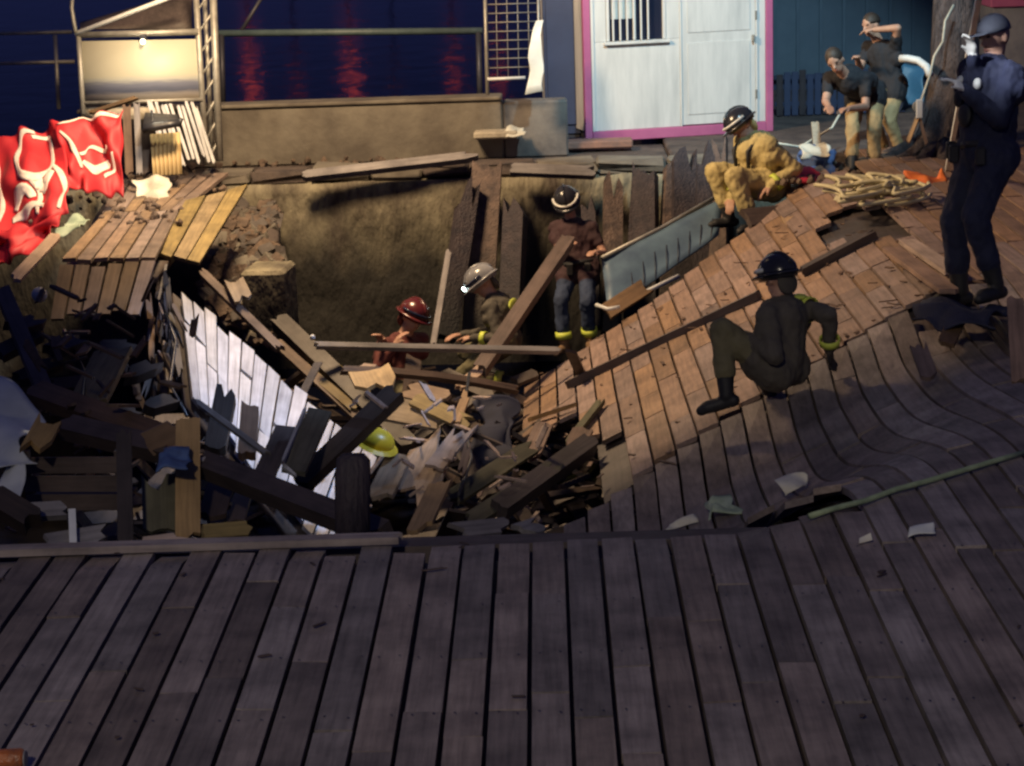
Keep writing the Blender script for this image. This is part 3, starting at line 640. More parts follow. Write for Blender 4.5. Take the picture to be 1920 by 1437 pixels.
# ------------------------------------------------------------------ pit: piles
def pile(label, a, b, w, mat, jag=.12, bend=.0):
    stick('mooring_pile', label, mat, a, b, w, w*.8, (.02, jag), V((random.uniform(-.3, .3), -1, .1)), 'pile', None, None, bend, random.uniform(-.05, .05), 5)
pile('broad weathered pile against the middle of the quay wall', (893, 660, 18.3), (914, 306, 18.75), .27, M_PILEL, .06, .02)
pile('leaning black pile left of the broad weathered pile', (836, 640, 18.0), (882, 330, 18.5), .17, M_PILE, .22)
pile('thin black pile right of the broad weathered pile', (956, 640, 18.0), (968, 368, 18.4), .19, M_PILE, .2)
for k, (x, y, x2, y2, w_) in enumerate(((1122, 470, 1102, 352, .13), (1152, 480, 1150, 326, .17), (1186, 480, 1200, 304, .13), (1218, 470, 1210, 292, .21), (1252, 450, 1262, 300, .15), (1288, 430, 1280, 278, .22), (1325, 400, 1326, 266, .2), (1352, 380, 1346, 258, .17))):
    lab = ('short dark pile nearest the firefighter standing in the pit', 'dark pile second left in the row under the kiosk', 'slim leaning pile in the row under the kiosk', 'thick brownish pile in the middle of the row under the kiosk', 'dark pile under the middle of the kiosk base', 'thickest dark pile under the kiosk door', 'dark pile under the right end of the kiosk', 'last dark pile behind the yellow firefighter')[k]
    pile(lab, (x-6, y+150, 18.3), (x2, y2, 18.75), w_, M_PILE if k % 3 != 1 else M_PILEL, .16)
stick('pole', 'thin pale leaning pole left of the black pile in the pit', M_GREYW, (812, 650, 17.4), (842, 470, 17.9), .05, .05, (.02, .02), cat='pole')
stick('plank', 'short white board hanging on the quay wall', M_PALE, (690, 386, 19.45), (719, 366, 19.45), .06, .03)
stick('ledge_timber', 'weathered timber lying along the quay edge', M_GREYW, (560, 332, 18.9), (905, 292, 18.95), .09, .07, (.05, .1), cat='timber')
stick('ledge_timber', 'grey timber lying on the quay edge right of the broad pile', M_GREYW, (955, 318, 18.8), (1130, 325, 18.8), .12, .06, (.05, .1), cat='timber')
# rubble bank at the left end of the pit wall
bank = lambda u, v: at(392+125*u, 565-185*v+70*u*(1-v), 17.0+2.1*v)+V((0, 0, .16*mn.noise(V((u*4, v*4, 1)))+.06*mn.noise(V((u*9, v*9, 4)))-.06))
tag(sheet('rubble_bank', bank, 30, 26, .1, M_QTOP), 'earth bank of brick rubble between the yellowed panel and the pit wall', None, None, 'stuff')
bm = bmesh.new(); r4 = random.Random(12)
for k in range(620):
    p = bank(r4.random(), r4.random()); q = r4.uniform(.5, 1.25); z_ = [.11*q*r4.uniform(.4, 1), .055*q, .038*q]
    t2 = bmesh.new(); b_box(t2, (-z_[0], -z_[1], -z_[2]), z_, None, .006)
    mm = Matrix.Translation(p+V((0, 0, .03))) @ Matrix.Rotation(r4.uniform(0, 6.3), 4, 'Z') @ Matrix.Rotation(r4.uniform(-.7, .7), 4, 'X') @ Matrix.Rotation(r4.uniform(-.7, .7), 4, 'Y')
    mi = r4.choice((0, 0, 1, 2))
    for v in t2.verts: v.co = mm @ v.co+V((r4.uniform(-.008, .008),)*3)
    for f_ in t2.faces: f_.material_index = mi
    me = bpy.data.meshes.new('tmp'); t2.to_mesh(me); t2.free(); bm.from_mesh(me); bpy.data.meshes.remove(me)
tag(obj('brick_rubble', bm, [M_RUBBLE, M_CONC, rough_mat('grey_rubble', (.14, .12, .11), (.07, .06, .055), 6)]), 'broken bricks and lumps on the earth bank', None, None, 'stuff')
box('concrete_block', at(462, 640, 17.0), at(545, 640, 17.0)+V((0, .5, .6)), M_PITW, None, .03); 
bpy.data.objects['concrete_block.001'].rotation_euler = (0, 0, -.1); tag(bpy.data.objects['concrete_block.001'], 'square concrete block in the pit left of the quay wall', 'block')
# blue panel with rail behind the tilted boards
tp = empty('glazed_barrier', at(1240, 480, 17.6), 'bluish glass barrier panel with a thin top rail, tipped behind the tilted boards', 'barrier')
qb = quad([(1140, 588, 17.2), (1348, 440, 17.9), (1356, 372, 18.2), (1128, 486, 17.6)])
sheet('glass_panel', lambda u, v: qb(u, v)+V((0, .05*mn.noise(V((u*3, v*2, 2))), 0)), 14, 6, .015, M_TARP, parent=tp)
tube('top_rail', [at(1128, 484, 17.58), at(1240, 428, 17.9), at(1345, 368, 18.2)], .02, M_GALV, tp)
tube('bottom_rail', [at(1150, 582, 17.15), at(1210, 548, 17.3), at(1272, 518, 17.5)], .02, M_WHITE, tp)
for k in range(9):
    u = .12+k*.1; tube('panel_seam', [qb(u, .02)+V((0, -.02, 0)), qb(u, .6)+V((0, -.012, 0))], .004, M_DKMET, tp, 5)
stick('plank', 'reddish board lying in front of the glass barrier', M_BROWN, (1130, 590, 17.0), (1215, 535, 17.2), .16, .03)
tube('white_strip', [at(1118, 572, 16.9), at(1140, 580, 16.8), at(1162, 576, 16.8)], .018, M_WHITE, None, 6, 'short bent white strip at the foot of the glass barrier', 'strip')
# ------------------------------------------------------------------ pit debris, timber by timber
S = stick; H1 = V((.2, -.8, .5))
S('beam', 'thick dark beam crossing from the rubble bank down to the crossed timbers', M_DARK, (522, 602, 15.9), (775, 846, 14.5), .13, .12, cat='beam')
S('beam', 'thick black beam leaning up right across the foot of the white boards', M_DARK, (560, 912, 12.0), (748, 732, 12.3), .11, .11, cat='beam')
S('plank', 'long yellow edged plank parallel above the dark crossing beam', M_GOLD, (528, 602, 15.95), (695, 742, 15.1), .045, .05)
S('plank', 'brown plank below the dark crossing beam, over the white boards', M_GOLD, (545, 668, 15.5), (668, 772, 14.9), .07, .05)
S('plank', 'lower brown plank along the top edge of the white boards', M_BROWN, (515, 640, 15.6), (690, 800, 14.8), .08, .04)
S('pole', 'long straight horizontal pole across the pit in front of the firefighters', M_GREYW, (588, 648, 15.2), (1052, 658, 15.8), .045, .045, (.02, .02), cat='pole')
S('pole', 'lower dark pole across the pit ending at the tilted boards', M_BROWN, (636, 694, 14.8), (972, 732, 15.3), .055, .05, (.02, .02), cat='pole', bend=.05, nseg=4)
S('beam', 'long square timber held up by the standing firefighter in the pit', M_BROWN, (898, 698, 15.7), (1066, 450, 17.3), .11, .10, (.02, .02), cat='beam')
S('beam', 'short dark timber end sticking up beside the white boards', M_DARK, (402, 850, 12.5), (428, 722, 12.8), .13, .1, (.02, .08), cat='post')
S('beam', 'short brown timber end standing in front of the white boards', M_BROWN, (462, 860, 12.4), (470, 758, 12.7), .11, .08, (.02, .08), cat='post')
S('board', 'dark board leaning right in the middle of the white boards', M_DARK, (486, 912, 11.8), (540, 796, 12.3), .125, .03, cat='board')
S('board', 'mossy board with a painted-on lit edge leaning on the dark leaning board', M_OLIVE, (550, 886, 11.6), (600, 772, 12.1), .14, .035, (.0, .0), cat='board')
S('lit_edge_strip', 'pale strip painting the lit edge of the mossy board', M_PALE, (528, 872, 11.55), (572, 768, 12.1), .018, .03, cat='strip')  # pale strips added to paint light caught on the board's edges
S('lit_edge_strip', 'pale strip painting the lit lower end of the mossy board', M_PALE, (526, 870, 11.5), (556, 894, 11.5), .018, .03, cat='strip')
S('beam', 'heavy dark beam sloping down right in front of the white boards', M_DARK, (372, 868, 10.6), (722, 1004, 9.6), .11, .10, cat='beam')
S('pole', 'thin pinkish pole sloping along the lower edge of the white boards', M_GREYW, (366, 752, 12.6), (506, 856, 12.0), .035, .03, cat='pole')
p = [at(661, 1030, 9.4), at(661, 900, 9.4), at(663, 862, 9.4), at(663, 850, 9.4)]
tube('mooring_post', p, [.082, .085, .08, .05], M_PILE, None, 14, 'thick black round topped post at the near edge of the hole', 'post')
S('plywood_sheet', 'large torn pale plywood sheet standing in the middle of the pit', M_PLY, (758, 965, 12.2), (830, 792, 12.9), .30, .02, (.16, .3), V((-.3, -1, .25)), cat='plywood', warp=.1)
S('plank', 'tan splintered plank forking up right from the torn plywood', M_PLY, (812, 880, 12.4), (893, 778, 12.9), .12, .025, (.02, .2), V((-.3, -1, .3)))
S('plank', 'brown broken plank left of the torn plywood', M_GOLD, (708, 940, 12.2), (752, 852, 12.6), .17, .03, (.06, .06), V((-.3, -1, .3)))
S('plank', 'tan plank with orange paint right of the torn plywood', M_TAN, (782, 1000, 11.6), (828, 902, 12.2), .13, .03, (.1, .04), V((-.2, -1, .3)))
S('plank', 'yellowish plank leaning above the torn plywood', M_GOLD, (770, 745, 14.2), (885, 800, 13.6), .13, .03, (.05, .1))
S('plank', 'broad yellow lit board beyond the crossed timbers', M_GOLD, (690, 760, 14.4), (850, 790, 13.8), .22, .03, (.05, .1))
S('plank', 'orange stained board deep in the pit', M_TAN, (745, 728, 14.9), (842, 750, 14.6), .16, .03, (.08, .1))
S('plank', 'pale triangular board end beyond the crossed timbers', M_PLY, (690, 690, 14.6), (715, 740, 14.2), .30, .03, (.05, .2))
S('plank', 'small pale board end above the lower pole', M_PLY, (672, 690, 15.0), (706, 694, 14.9), .08, .03)
S('plank', 'thin tan plank standing by the dark stand-in bundle', M_TAN, (852, 800, 13.6), (880, 728, 14.2), .06, .03, (.05, .12))
S('plank', 'tan plank crossing under the standing firefighter', M_TAN, (858, 730, 15.2), (905, 690, 15.7), .09, .03, (.05, .1))
S('plank', 'mossy plank lying up right in the dark right part of the pit', M_OLIVE, (840, 940, 12.4), (1010, 830, 13.0), .12, .03, (.05, .1))
S('plank', 'dark lower plank parallel to the mossy plank', M_OLIVE, (868, 985, 12.0), (1060, 862, 12.6), .11, .03, (.05, .1))
S('beam', 'dark beam under the broken left end of the tilted boards', M_DARK, (930, 960, 12.1), (1110, 830, 12.9), .12, .1, cat='beam')
S('plank', 'brown broken board hanging off the left end of the tilted section', M_SLAB, (990, 868, 13.0), (1022, 792, 13.7), .12, .03, (.12, .05))
S('plank', 'greyish broken board end beside the grey batten', M_SLAB, (1072, 852, 12.7), (1096, 800, 13.1), .13, .03, (.1, .05))
S('plank', 'grey plank just beyond the near edge of the hole', M_GREYW, (842, 998, 10.4), (958, 986, 10.6), .10, .03, (.05, .05))
S('plank', 'small grey wedge of board beyond the near edge', M_GREYW, (962, 1002, 10.6), (1018, 984, 10.8), .11, .03, (.1, .05))
S('plank', 'dark bent splinter beside the torn plywood', M_BROWN, (862, 900, 12.2), (880, 830, 12.5), .05, .03, (.1, .1))
# lower left heap
S('board', 'tan square board end lit under the broken deck end', M_GOLD, (160, 765, 12.6), (215, 655, 13.2), .26, .04, (.03, .03), V((-.2, -1, .4)), cat='board')
S('panel', 'tall pale brown panel standing below the thin pinkish pole', M_STONE if False else M_TAN, (352, 1012, 10.2), (352, 782, 10.6), .125, .03, (.02, .03), V((.2, -1, .1)), cat='panel')
S('panel', 'broad mossy panel left of the tall pale brown panel', M_OLIVE, (300, 1000, 10.3), (296, 880, 10.5), .17, .03, (.02, .08), V((.2, -1, .1)), cat='panel')
S('panel', 'brown board above the mossy panel in the lower left heap', M_BROWN, (262, 840, 10.9), (350, 800, 10.9), .14, .03, (.05, .05), V((.2, -1, .1)), cat='board')
S('beam', 'long brown beam sloping down right through the lower left heap', M_BROWN, (62, 735, 12.0), (300, 820, 11.4), .13, .1, cat='beam')
S('beam', 'second brown beam below the long brown beam', M_DARK, (120, 800, 11.4), (330, 850, 10.9), .12, .1, cat='beam')
S('post', 'dark post standing in the lower left heap', M_DARK, (236, 1032, 9.9), (232, 810, 10.3), .075, .07, cat='post')
S('plank', 'orange brown board end beside the grey sheet at the left edge', M_TAN, (60, 850, 10.2), (98, 780, 10.6), .13, .03, (.08, .08))
S('plank', 'flat grey board in the lower left heap', M_GREYW, (28, 962, 10.0), (134, 956, 10.1), .09, .04)
S('pipe', 'short white pipe standing in the lower left heap', M_WHITE, (138, 1035, 9.8), (135, 958, 9.95), .035, .035, (0, 0), cat='pipe')
S('plank', 'yellow block of wood on the near edge beam', M_GOLD, (376, 1004, 9.7), (472, 996, 9.8), .085, .06, (.01, .02))
S('plank', 'pale floor board along the near edge in the left heap', M_STONE if False else M_GREYW, (80, 1030, 9.8), (212, 1008, 10.0), .16, .03, (.05, .1))
S('plank', 'pale board piece between the dark post and the mossy panel', M_TAN, (240, 1030, 9.8), (372, 1012, 9.9), .10, .03, (.05, .1))
S('plank', 'faint grey plank low behind the tall pale brown panel', M_GREYW, (372, 868, 10.5), (430, 866, 10.6), .06, .03)
S('plank', 'purple dark plank leaning low left of the white boards', M_DARK, (440, 985, 10.6), (470, 880, 11.3), .09, .03, (.03, .08))
S('plank', 'dark brown board leaning beside the tall pale brown panel', M_DARK, (395, 975, 10.5), (420, 890, 10.9), .14, .03, (.03, .08))
S('beam', 'brown timber running down the far left edge of the heap', M_BROWN, (4, 545, 13.6), (86, 740, 12.6), .1, .09, cat='beam')
S('beam', 'dark timber low at the left edge under the grey sheet', M_DARK, (-20, 930, 10.0), (70, 985, 9.9), .12, .1, cat='beam')
bx = empty('crate', at(138, 955, 10.6), 'dark open crate lying in the lower left heap', 'crate')
c0, c1 = at(52, 952, 10.6), at(232, 952, 10.5); up = V((0, .02, .28))
for k, zz in enumerate((0, .10, .20)): S('slat', None, M_DARK, c0+V((0, 0, zz+.03)), c1+V((0, 0, zz+.03)), .085, .015, (0, 0), V((0, -1, .1)), parent=bx)
for f in (0.02, .98): q = c0.lerp(c1, f); S('corner_post', None, M_DARK, q+V((0, .03, -.02)), q+V((0, .03, .30)), .04, .04, (0, 0), V((0, -1, 0)), parent=bx)
S('bottom_board', None, M_DARK, c0+V((0, .15, .02)), c1+V((0, .15, .02)), .25, .015, (0, 0), V((0, 0, 1)), parent=bx)
crumple('plastic_sheet', 'crumpled grey white plastic sheet at the lower left edge', M_SHEET, [(-25, 895, 10.3), (40, 880, 10.3), (92, 782, 10.9), (-25, 690, 11.2)], .10, 3.5, 20, seed=11)
crumple('plastic_sheet', 'bluish crumpled sheet hanging below the grey sheet at the left edge', M_SHEET, [(-20, 960, 10.1), (28, 965, 10.0), (50, 870, 10.3), (10, 870, 10.4)], .05, 6, 12, seed=12)
crumple('blue_bag', 'crumpled dark blue bag on the boards beside the tall panel', M_BLUEF, [(300, 880, 10.2), (352, 872, 10.15), (350, 838, 10.45), (306, 842, 10.45)], .06, 8, 14, .01, 'bag', 14)
bm = bmesh.new(); bmesh.ops.create_uvsphere(bm, u_segments=14, v_segments=10, radius=.055); o = smooth(obj('white_ball', bm, M_PAPER)); o.location = at(74, 553, 14.3); tag(o, 'small white float among the dark rubble left of the broken deck end', 'float')
bm = bmesh.new(); bmesh.ops.create_uvsphere(bm, u_segments=10, v_segments=8, radius=.022); o = smooth(obj('light_spot_ball', bm, M_WHITE)); o.location = at(586, 633, 15.1); tag(o, 'tiny white ball standing for a spot of light above the end of the long horizontal pole', 'float')  # white ball added in place of a tiny spot of light
for k, (cx, cy) in enumerate(((30, 640), (60, 690), (110, 640), (30, 600), (130, 710), (210, 640), (250, 700), (280, 760), (220, 780))):
    S('timber', ('dark timber at the left edge below the banner', 'dark timber crossing behind the grey sheet', 'dark timber under the left corner of the broken deck end', 'charred short timber just below the banner corner', 'dark timber above the long brown beam', 'dark timber hanging under the middle of the broken deck end', 'dark timber below the splintered slats', 'lowest dark timber under the splintered slats', 'dark timber right of the lit board end')[k], M_DARK,
      (cx-40+8*k % 30, cy+30-k*3, 13.2), (cx+55, cy-20+k*7 % 40, 13.4), .1, .08, (.05, .08), cat='timber')
# loose splinters too small to pick apart: one mesh
bm = bmesh.new(); rr = random.Random(3)
for k in range(420):
    u, v = rr.random(), rr.random()
    x = -2.9+3.3*u; y = 9.2+7.0*v; z = -1.75+.5*rr.random()**2+.35*(1-v)*(x < -1)
    if -2.4 < x < -.95 and y < 13.6: continue
    L = rr.uniform(.15, .9); t2 = bmesh.new(); b_board(t2, L, rr.uniform(.03, .13), rr.uniform(.015, .04), (.05, .08), 1, 2, rnd=rr)
    mm = Matrix.Translation((x, y, z)) @ Matrix.Rotation(rr.uniform(0, 2*pi), 4, 'Z') @ Matrix.Rotation(rr.uniform(-.6, .7), 4, 'X') @ Matrix.Rotation(rr.uniform(-.6, .6), 4, 'Y')
    for vv in t2.verts: vv.co = mm @ vv.co
    me = bpy.data.meshes.new('tmp'); t2.to_mesh(me); t2.free(); bm.from_mesh(me); bpy.data.meshes.remove(me)
tag(obj('wood_rubble', bm, M_DARK), 'heap of loose broken timber at the bottom of the pit', None, None, 'stuff')
bm = bmesh.new()
for k in range(380):
    px, py = rr.choice([(rr.uniform(60, 340), rr.uniform(330, 420)), (rr.uniform(420, 900), rr.uniform(285, 312)), (rr.uniform(1440, 1780), rr.uniform(300, 345)), (rr.uniform(260, 420), rr.uniform(310, 360))])
    p = onz(px, py, -.07 if py < 420 else -.1); s = rr.uniform(.015, .055); t2 = bmesh.new(); bmesh.ops.create_icosphere(t2, subdivisions=1, radius=s)
    for vv in t2.verts: vv.co = vv.co*rr.uniform(.6, 1.2)*1.0+p
    me = bpy.data.meshes.new('tmp'); t2.to_mesh(me); t2.free(); bm.from_mesh(me); bpy.data.meshes.remove(me)
tag(obj('rubble', bm, M_RUBBLE), 'scattered small rubble on the quay edge', None, None, 'stuff')
def scatter(name, label, mat, n, put, parent=None):
    bm = bmesh.new()
    for k in range(n):
        p, L, w_, t_, mm = put(); t2 = bmesh.new(); b_board(t2, L, w_, t_, (L*.2, L*.3), 1, 2, rnd=rr)
        for vv in t2.verts: vv.co = Matrix.Translation(p) @ mm @ vv.co
        me = bpy.data.meshes.new('tmp'); t2.to_mesh(me); t2.free(); bm.from_mesh(me); bpy.data.meshes.remove(me)
    o = obj(name, bm, mat); tag(o, label, None, None, 'stuff'); return o
RZ = lambda a: Matrix.Rotation(a, 4, 'Z')
def put_fg():
    x, y = rr.uniform(-2.2, 3.0), rr.uniform(5.2, 7.7)+max(0, rr.gauss(0, .3)); 
    return V((x, y, zfront(x, y)+.012)), rr.uniform(.01, .07)*(1 if rr.random() < .93 else 3), rr.uniform(.004, .02), .004, RZ(rr.uniform(0, 6.3))
scatter('deck_litter', 'small splinters and litter on the foreground boards', M_DARK, 30, put_fg)
def put_slab():
    x = rr.uniform(-.1, 2.7); y = rr.uniform(Yf(x), 16.5); 
    return V((x, y, zslab(x, y)+.014)), rr.uniform(.03, .16), rr.uniform(.008, .03), .006, RZ(rr.uniform(0, 6.3))
scatter('deck_litter', 'splinters and dirt on the tilted boards', M_BROWN, 120, put_slab)
def put_pit():
    q = at(rr.uniform(640, 1060), rr.uniform(740, 990), rr.uniform(12.0, 13.6))
    return q, rr.uniform(.06, .26), rr.uniform(.01, .045), .014, RZ(rr.uniform(0, 6.3)) @ Matrix.Rotation(rr.uniform(-.7, .9), 4, 'X')
scatter('wood_splinters', 'fresh pale splinters tangled through the middle of the pit', M_TAN, 60, put_pit)
def put_left():
    q = at(rr.uniform(10, 360), rr.uniform(560, 1010), rr.uniform(11.4, 13.4))
    return q, rr.uniform(.06, .28), rr.uniform(.015, .06), .016, RZ(rr.uniform(0, 6.3)) @ Matrix.Rotation(rr.uniform(-.8, .9), 4, 'X')
scatter('wood_splinters', 'dark splinters tangled through the lower left heap', M_BROWN, 90, put_left)
bm = bmesh.new()
for i in range(-18, 24):
    X = (i+.5)*PW+.03
    for jy in range(6):
        y = 5.0+jy*.5
        for q in (-.035, .035):
            if y < Yc(X)-.1 and rr.random() < .8:
                bmesh.ops.create_circle(bm, cap_ends=True, segments=7, radius=.0048, matrix=Matrix.Translation((X+q+rr.uniform(-.006, .006), y+rr.uniform(-.012, .012), zfront(X, y)+.0075)))
o = obj('nail_heads', bm, M_BLACK); o['kind'] = 'stuff'; to_local(walk, o)
for k, (pts, lab) in enumerate((([(300, 560, 14.3), (330, 640, 14.0), (318, 720, 13.7), (350, 780, 13.2)], 'thin dark cable hanging from the splintered edge'), ([(880, 700, 14.6), (868, 780, 14.0), (884, 860, 13.0), (860, 930, 12.3)], 'thin dark cable trailing down into the pit beside the torn plywood'), ([(120, 620, 13.6), (160, 700, 13.0), (150, 790, 12.3), (190, 850, 11.6)], 'thin dark cable looping through the lower left heap'))):
    tube('cable', [at(*p) for p in pts], .012, M_BLACK, None, 6, lab, 'cable')
# right: broken boards and clutter near the officer
S('plank', 'long pale loose plank lying beside the dark gap near the officer', M_SLAB, onz(1668, 466, .03), onz(1782, 548, .06), .12, .03, (.03, .03), V((0, 0, 1)))
S('plank', 'pale loose plank behind the long loose plank near the officer', M_TAN, onz(1700, 452, .04), onz(1790, 512, .05), .12, .03, (.05, .05), V((0, 0, 1)))
S('plank', 'brown loose plank standing out of the fold by the officers boots', M_BROWN, (1772, 648, 11.6), (1800, 588, 11.9), .10, .03, (.04, .06))
S('plank', 'short brown plank tipped up left of the officers boots', M_BROWN, (1745, 712, 11.3), (1718, 640, 11.6), .095, .03, (.04, .06))
S('plank', 'tan plank standing upright at the right edge of the photo', M_SLAB, (1913, 722, 10.8), (1903, 556, 11.2), .09, .03, (.02, .02))
S('plank', 'dark purple plank lying beneath the yellow firefighter', M_DARK, (1395, 412, 17.3), (1532, 398, 17.6), .2, .06, (.05, .05))
S('plank', 'grey plank leaning up beside the yellow hose pile', M_GREYW, (1512, 432, 16.6), (1552, 342, 17.6), .10, .03, (.03, .03))
S('plank', 'short tan board sticking up in front of the dark purple plank', M_TAN, (1490, 440, 16.5), (1474, 404, 16.8), .1, .03, (.03, .05))
S('plank', 'pale splintered board left of the white scrap on the deck', M_GREYW, (1588, 394, 16.9), (1634, 428, 16.4), .09, .03, (.03, .05), V((0, 0, 1)))
crumple('dark_cloth', 'dark blue cloth heap at the feet of the standing officer', rough_mat('dark_navy_cloth', (.022, .026, .055), (.015, .017, .035), 8, .8), [(1700, 600, 11.9), (1850, 612, 11.6), (1900, 572, 12.1), (1740, 566, 12.4)], .09, 5, 18, .01, 'cloth', 21)
crumple('white_scrap', 'white crumpled scrap at the end of the far dark batten', M_PAPER, [(1588, 450, 16.2), (1618, 442, 16.2), (1622, 424, 16.4), (1600, 428, 16.4)], .05, 9, 9, cat='scrap', seed=22)
# hose pile: loops of flat yellowish hose
hp = empty('hose_pile', onz(1640, 380, 0), 'heap of yellowish fire hose loops on the deck behind the tilted boards', 'hose')
hc = onz(1628, 372, .03)
for k in range(14):
    c = hc+V((random.uniform(-.26, .26), random.uniform(-.25, .35), .02+.010*k)); rx, ry = random.uniform(.1, .26), random.uniform(.12, .3); ph = random.uniform(0, 6)
    tube('hose_loop', [c+V((rx*cos(a)+.07*cos(3*a+ph), ry*sin(a)+.06*sin(2*a+ph), .02*sin(2*a+ph))) for a in [j*2*pi*.93/22 for j in range(23)]], .016, M_ROPE, hp, 7)
crumple('canvas', 'rumpled beige canvas under the hose loops', M_ROPE, [(1566, 392, 16.4), (1690, 386, 16.3), (1700, 334, 17.0), (1590, 330, 17.2)], .10, 5, 22, .01, 'canvas', 35)
crumple('orange_bag', 'orange fabric bag lying right of the hose heap', M_ORANGE, [(1696, 372, 16.7), (1776, 366, 16.6), (1768, 322, 17.0), (1704, 324, 17.0)], .10, 6, 16, .03, 'bag', 31)
crumple('red_bag', 'red fabric bundle right of the yellow firefighter', M_REDF, [(1450, 345, 17.9), (1545, 352, 17.6), (1535, 322, 18.0), (1455, 314, 18.2)], .08, 6, 16, .03, 'bundle', 32)
crumple('blue_bundle', 'dark blue bundle with pale cloth behind the red bundle', M_BLUEF, [(1485, 322, 18.4), (1570, 320, 18.3), (1562, 280, 18.8), (1492, 286, 18.8)], .09, 6, 16, .03, 'bundle', 33)
crumple('white_cloth', 'pale white cloth on top of the dark blue bundle', M_PAPER, [(1497, 296, 18.3), (1556, 292, 18.3), (1556, 274, 18.6), (1500, 274, 18.6)], .06, 8, 12, .008, 'cloth', 34)
S('bottle', 'cream standing stick behind the blue bundle', M_STONE, (1532, 274, 18.8), (1528, 228, 18.8), .07, .05, (.01, .01), cat='stick')
# yellow firefighter line, ropes
tube('rope', [at(1450, 268, 18.6), at(1500, 276, 18.8), at(1560, 240, 19.0), at(1580, 205, 19.1)], .012, M_PAPER, None, 6, 'pale rope rising behind the blue bundle', 'rope')
# tree trunk with a rope and a hook wound on it, a leaning pole
td = 18.6
tr = empty('tree', at(1770, 300, td), 'thick grey tree trunk with ridged bark and root flare', 'tree')
def trunk():
    bm = bmesh.new(); pts, rr_ = [], []
    base, top = at(1772, 302, td), at(1806, -60, td)
    axis = (top-base)
    rings = []
    for i in range(30):
        u = i/12; c = base+axis*u+V((.03*sin(u*5), 0, 0)); r = .20+.20*math.exp(-u*7)
        rings.append([bm.verts.new(c-base+V((cos(a), sin(a), 0))*(r*(1+.10*sin(a*7+u*3)+.06*mn.noise(V((cos(a)*2, sin(a)*2, u*3))))+.05*math.exp(-u*9)*sin(a*4))) for a in [2*pi*k/28 for k in range(28)]])
    for r0, r1 in zip(rings, rings[1:]):
        for k in range(28): bm.faces.new((r0[k], r0[(k+1) % 28], r1[(k+1) % 28], r1[k]))
    bm.faces.new(rings[0][::-1]); bm.faces.new(rings[-1]); return bm, axis
bt, ax = trunk(); smooth(obj('trunk', bt, M_BARK, tr)); 
for k in range(5):
    a = 2*pi*k/5; p0 = ax*2.2; tube('branch', [tr.location+p0, tr.location+p0+V((cos(a)*.5, sin(a)*.5, .8)), tr.location+p0+V((cos(a)*1.2, sin(a)*1.2, 1.9))], [.12, .08, .03], M_BARK, tr)
for k in range(6):
    a = pi*.9+k*.42; p0 = tr.location; tube('root', [p0+V((cos(a)*.2, sin(a)*.2, .16)), p0+V((cos(a)*.42, sin(a)*.42, .07)), p0+V((cos(a)*.75, sin(a)*.7, -.03))], [.09, .06, .025], M_BARK, tr)
tube('rope', [at(1788, 10, 18.2), at(1772, 40, 18.15), at(1768, 78, 18.15), at(1752, 105, 18.2), at(1744, 140, 18.2), at(1732, 175, 18.2), at(1722, 205, 18.2)], .011, M_PAPER, None, 7, 'thin white rope hanging down the left side of the tree trunk', 'rope')
pu = empty('pulley_block', at(1722, 200, 18.15), 'pale rescue pulley hanging on the white rope by the trunk', 'pulley')
bm = bmesh.new(); bmesh.ops.create_cone(bm, segments=14, radius1=.055, radius2=.055, depth=.05, cap_ends=True, matrix=Matrix.Rotation(pi/2, 4, 'X')); obj('pulley_wheel', bm, M_GALV, pu, (0, -.02, 0)); box('side_plate', pu.location+V((-.03, -.06, -.1)), pu.location+V((.03, -.047, .07)), M_WHITE, pu)
tube('hook', [pu.location+V((0, 0, -.08)), pu.location+V((-.05, 0, -.2)), pu.location+V((-.09, 0, -.3))], .018, M_GALV, pu)
S('wooden_handle', 'pale wooden handle leaning at the foot of the tree', M_TAN, (1702, 268, 18.1), (1724, 212, 18.2), .035, .03, (.01, .01), cat='handle')
S('wooden_handle', 'second thin brown handle right of the pale handle', M_BROWN, (1738, 272, 18.1), (1722, 214, 18.2), .025, .025, (.01, .01), cat='handle')
S('leaning_pole', 'long white pole leaning in front of the trunk beside the officer', M_WHITE, at(1776, 318, 17.4), at(1842, -40, 12.1), .035, .035, (0, 0), cat='pole')
crumple('blue_tarp', 'teal blue sheet stretched left of the tree trunk', rough_mat('teal_sheet', (.06, .16, .24), (.04, .1, .17), 3, .5), [(1690, 205, 19.2), (1726, 200, 19.1), (1742, 124, 19.2), (1688, 118, 19.3)], .05, 4, 12, cat='sheet', seed=41)
tube('white_hose', [at(1688, 110, 18.6), at(1702, 110, 18.55), at(1722, 114, 18.5), at(1738, 126, 18.4), at(1744, 142, 18.35)], .035, M_WHITE, None, 10, 'thick white hose curving from the man at the back to the tree', 'hose')
